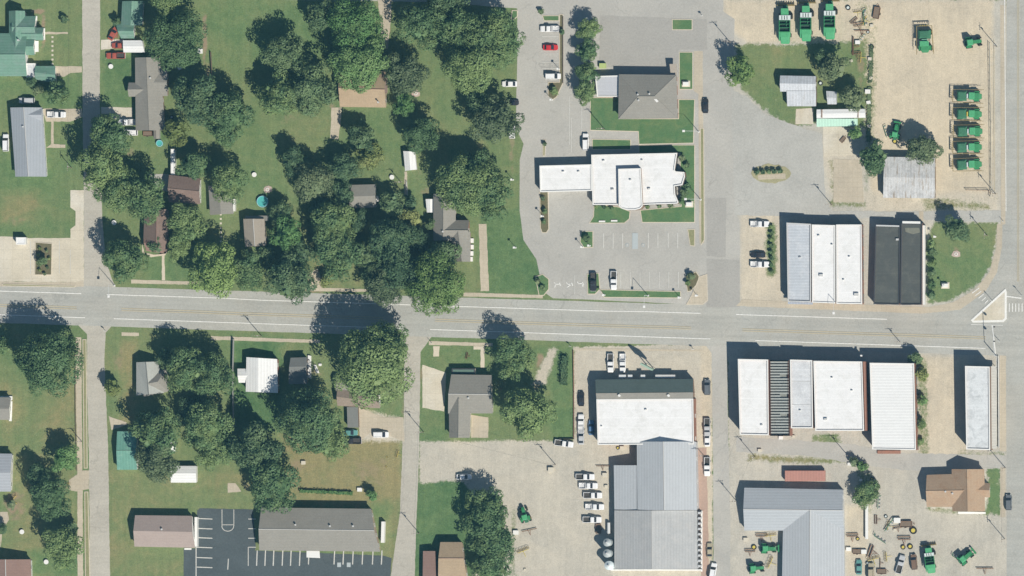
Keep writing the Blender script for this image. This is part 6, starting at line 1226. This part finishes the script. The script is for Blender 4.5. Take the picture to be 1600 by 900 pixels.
for x, y, lab in ((849,338,'lamp on the planted canopy island'),(911,386,'lamp at the left corner of the bay-head island'),(922,384,'lamp at the right corner of the bay-head island'),(802,281,'lamp on the lawn edge left of the bank canopy'),(806,387,'lamp on the lawn edge at the car park curve'),(874,108,'lamp in the island right of the left bays'),(945,461,'lamp at the left end of the long lawn strip'),(1063,465,'lamp at the right end of the long lawn strip'),(863,156,'lamp at the pointed parking island'),(1090,462,'lamp on the tan paved corner'),(919,30,'lamp beneath the topmost clipped tree'),(1348,556,'lamp between the broad and free-standing shops'),(1427,555,'lamp at the corner of the free-standing shop'),(1462,370,'lamp at the top of the clipped shrub row'),(1477,447,'lamp beside the stone monument')):
    place(ll, USED, (P(x, y).x, P(x, y).y, 0.02), 0, lab, group='small white-headed lamp posts', sc=.8)
# big roadside sign at the dealership
t = empty('roadside_sign', P(1016, 573), R(-28), 'tall twin-post green sign in front of the dealership', 'sign')
m = MB(); m.tube((-1.2,0,0),(-1.2,0,7.0),.14,n=8); m.tube((1.2,0,0),(1.2,0,7.0),.14,n=8); m.build('post', simple('sign_green', (.10,.28,.17), .5), t); m = MB(); m.bbox(-2.0,2.0,-.3,.3,4.8,8.6,.05); m.build('panel', simple('sign_pale_green', (.35,.48,.38), .5), t); m = MB(); m.box(-1.6,1.6,-.35,.35,0,.3); m.build('base', W['cream'], t)
# fences
def fence(pts, h, lab, mat, kind='fence', post=2.4, solid=True, th=.04):
    c = P(*pts[0]); t = empty(kind, (c.x, c.y, 0), 0, lab, 'fence')
    m = MB(); ps = MB(); 
    for (x0, y0), (x1, y1) in zip(pts[:-1], pts[1:]):
        a, b = P(x0, y0)-c, P(x1, y1)-c; d = (b-a); L = d.length; d = d/L; n = Vector((-d.y, d.x, 0))*th
        for z0, z1 in (((.1, h),) if solid else ((.45, .6), (h-.15, h))):
            m.add([a-n+Vector((0,0,z0)), b-n+Vector((0,0,z0)), b+n+Vector((0,0,z0)), a+n+Vector((0,0,z0)), a-n+Vector((0,0,z1)), b-n+Vector((0,0,z1)), b+n+Vector((0,0,z1)), a+n+Vector((0,0,z1))], [(0,3,2,1),(4,5,6,7),(0,1,5,4),(1,2,6,5),(2,3,7,6),(3,0,4,7)])
        k = max(1, int(L/post))
        for i in range(k+1): p = a+d*(L*i/k); ps.tube((p.x,p.y,0), (p.x,p.y,h+.08), .07, n=6)
    m.build('panel' if solid else 'rail', mat, t); ps.build('post', mat, t)
fence([(366,530),(365,575),(365,620),(366,668)], 1.8, 'grey-white board fence west of the white-roofed house', W['grey'])
fence([(1547,68),(1549,190),(1550,300),(1548,308)], 1.4, 'pale rail fence along the east side of the tan lot', W['cream'], solid=False)
fence([(1510,297),(1545,298),(1548,303)], 1.3, 'rusty gate frame at the foot of the tan lot', W['rust'], 'gate', solid=False)
fence([(1355,788),(1355,842)], 1.4, 'white sheet fence running down from the warehouse tree', W['trim'], th=.4)
fence([(896,548),(897,612),(897,684)], .7, 'low dark wall along the west edge of the dealership yard', W['brick'], 'low_wall')
fence([(880,26),(880,130)], .6, 'low brown timber edging along the left parking island', W['dkwood'], 'low_wall')
fence([(875,686),(897,686)], .9, 'dark board fence below the large tree', W['dkwood'])
fence([(118,530),(118,640),(120,735)], .5, 'low dark timber edge along the left pavement', W['dkwood'], 'low_wall')
fence([(330,82),(332,118)], 1.2, 'short weathered fence by the field edge', W['dkwood'])
fence([(636,284),(637,305)], 1.1, 'thin wire fence running down from the white garden shed', W['steel'], solid=False)
fence([(1560,556),(1561,700)], .9, 'white rail along the awning side of the speckled-roofed shop', W['trim'], solid=False)
# horizontal tines row, mast arm traffic signal
t = empty('traffic_signal', P(1557, 556), 0, 'traffic signal with long mast arm over the main road', 'traffic signal')
m = MB(); m.tube((0,0,0),(0,0,6.5),.16,.12,n=8); m.build('post', W['steel'], t); m = MB(); m.tube((0,0,6.3),(-.4,9.5,6.6),.09,n=6); m.build('mast_arm', W['steel'], t)
for yy in (4.5, 9.0):
    m = MB(); m.bbox(-.25,.25,yy-.2,yy+.2,5.6,6.6,.04); hd = m.build('signal_head', W['dark'], t)
    m = MB()
    for k, z in enumerate((5.8,6.1,6.4)): m.tube((.25,yy,z),(.30,yy,z),.1,n=8)
    m.build('lens', simple('signal_lens', (.2,.1,.03), .3), hd)
for x, y, lab, h in ((1551,470,'signal post on the triangular traffic island',4.5),(1597,462,'signal post at the crossing on the far right',4.5),(1562,533,'low sign post between the road and the signal',2.6),(108,524,'leaning sign post at the left junction, south side',3.0),(165,517,'short sign post at the left junction corner',2.2),(675,536,'stop sign post at the short lane junction',2.4),(892,541,'sign post at the dealership yard corner',2.2),(1084,546,'sign post at the dealership yard right corner',2.2),(1568,346,'sign post at the corner pavement',2.2),(1098,25,'sign post at the top of the lane',2.2)):
    t = empty('sign_post', P(x, y), R(x), lab, 'sign post', 'sign posts at the junctions'); m = MB(); m.tube((0,0,0),(0,0,h),.07,n=6); m.build('post', W['steel'], t); m = MB(); m.bbox(-.35,.35,-.03,.05,h-.75,h-.02,.01); m.build('plate', W['trim'], t)
# overhead wires
def wire(pa, pb, h0, h1, lab):
    a, b = P(*pa), P(*pb); t = empty('overhead_wire', (a.x, a.y, 0), 0, lab, 'wire', 'overhead wires between poles'); m = MB(); d = b-a; N = 14; prev = None
    for i in range(N+1):
        f = i/N; p = d*f+Vector((0,0,h0+(h1-h0)*f-4*f*(1-f)*d.length*.02))
        if prev is not None: m.tube(prev, p, .02, n=4, cap=False)
        prev = p
    m.build('cable', W['dark'], t)
wire((112,-120),(112,262),6,6,'overhead wire running down the lawns beside the left street'); wire((1558,73),(1556,303),9.4,9.4,'overhead wire along the east fence of the tan lot'); wire((1571,731),(1570,842),9.4,9.4,'overhead wire beside the brown house'); wire((662,675),(655,833),9.4,9.4,'overhead wire along the short lane'); wire((868,726),(662,675),9.4,9.4,'overhead wire across the gravel yard to the lane'); wire((1151,783),(1180,714),9.4,9.4,'overhead wire left of the warehouse')
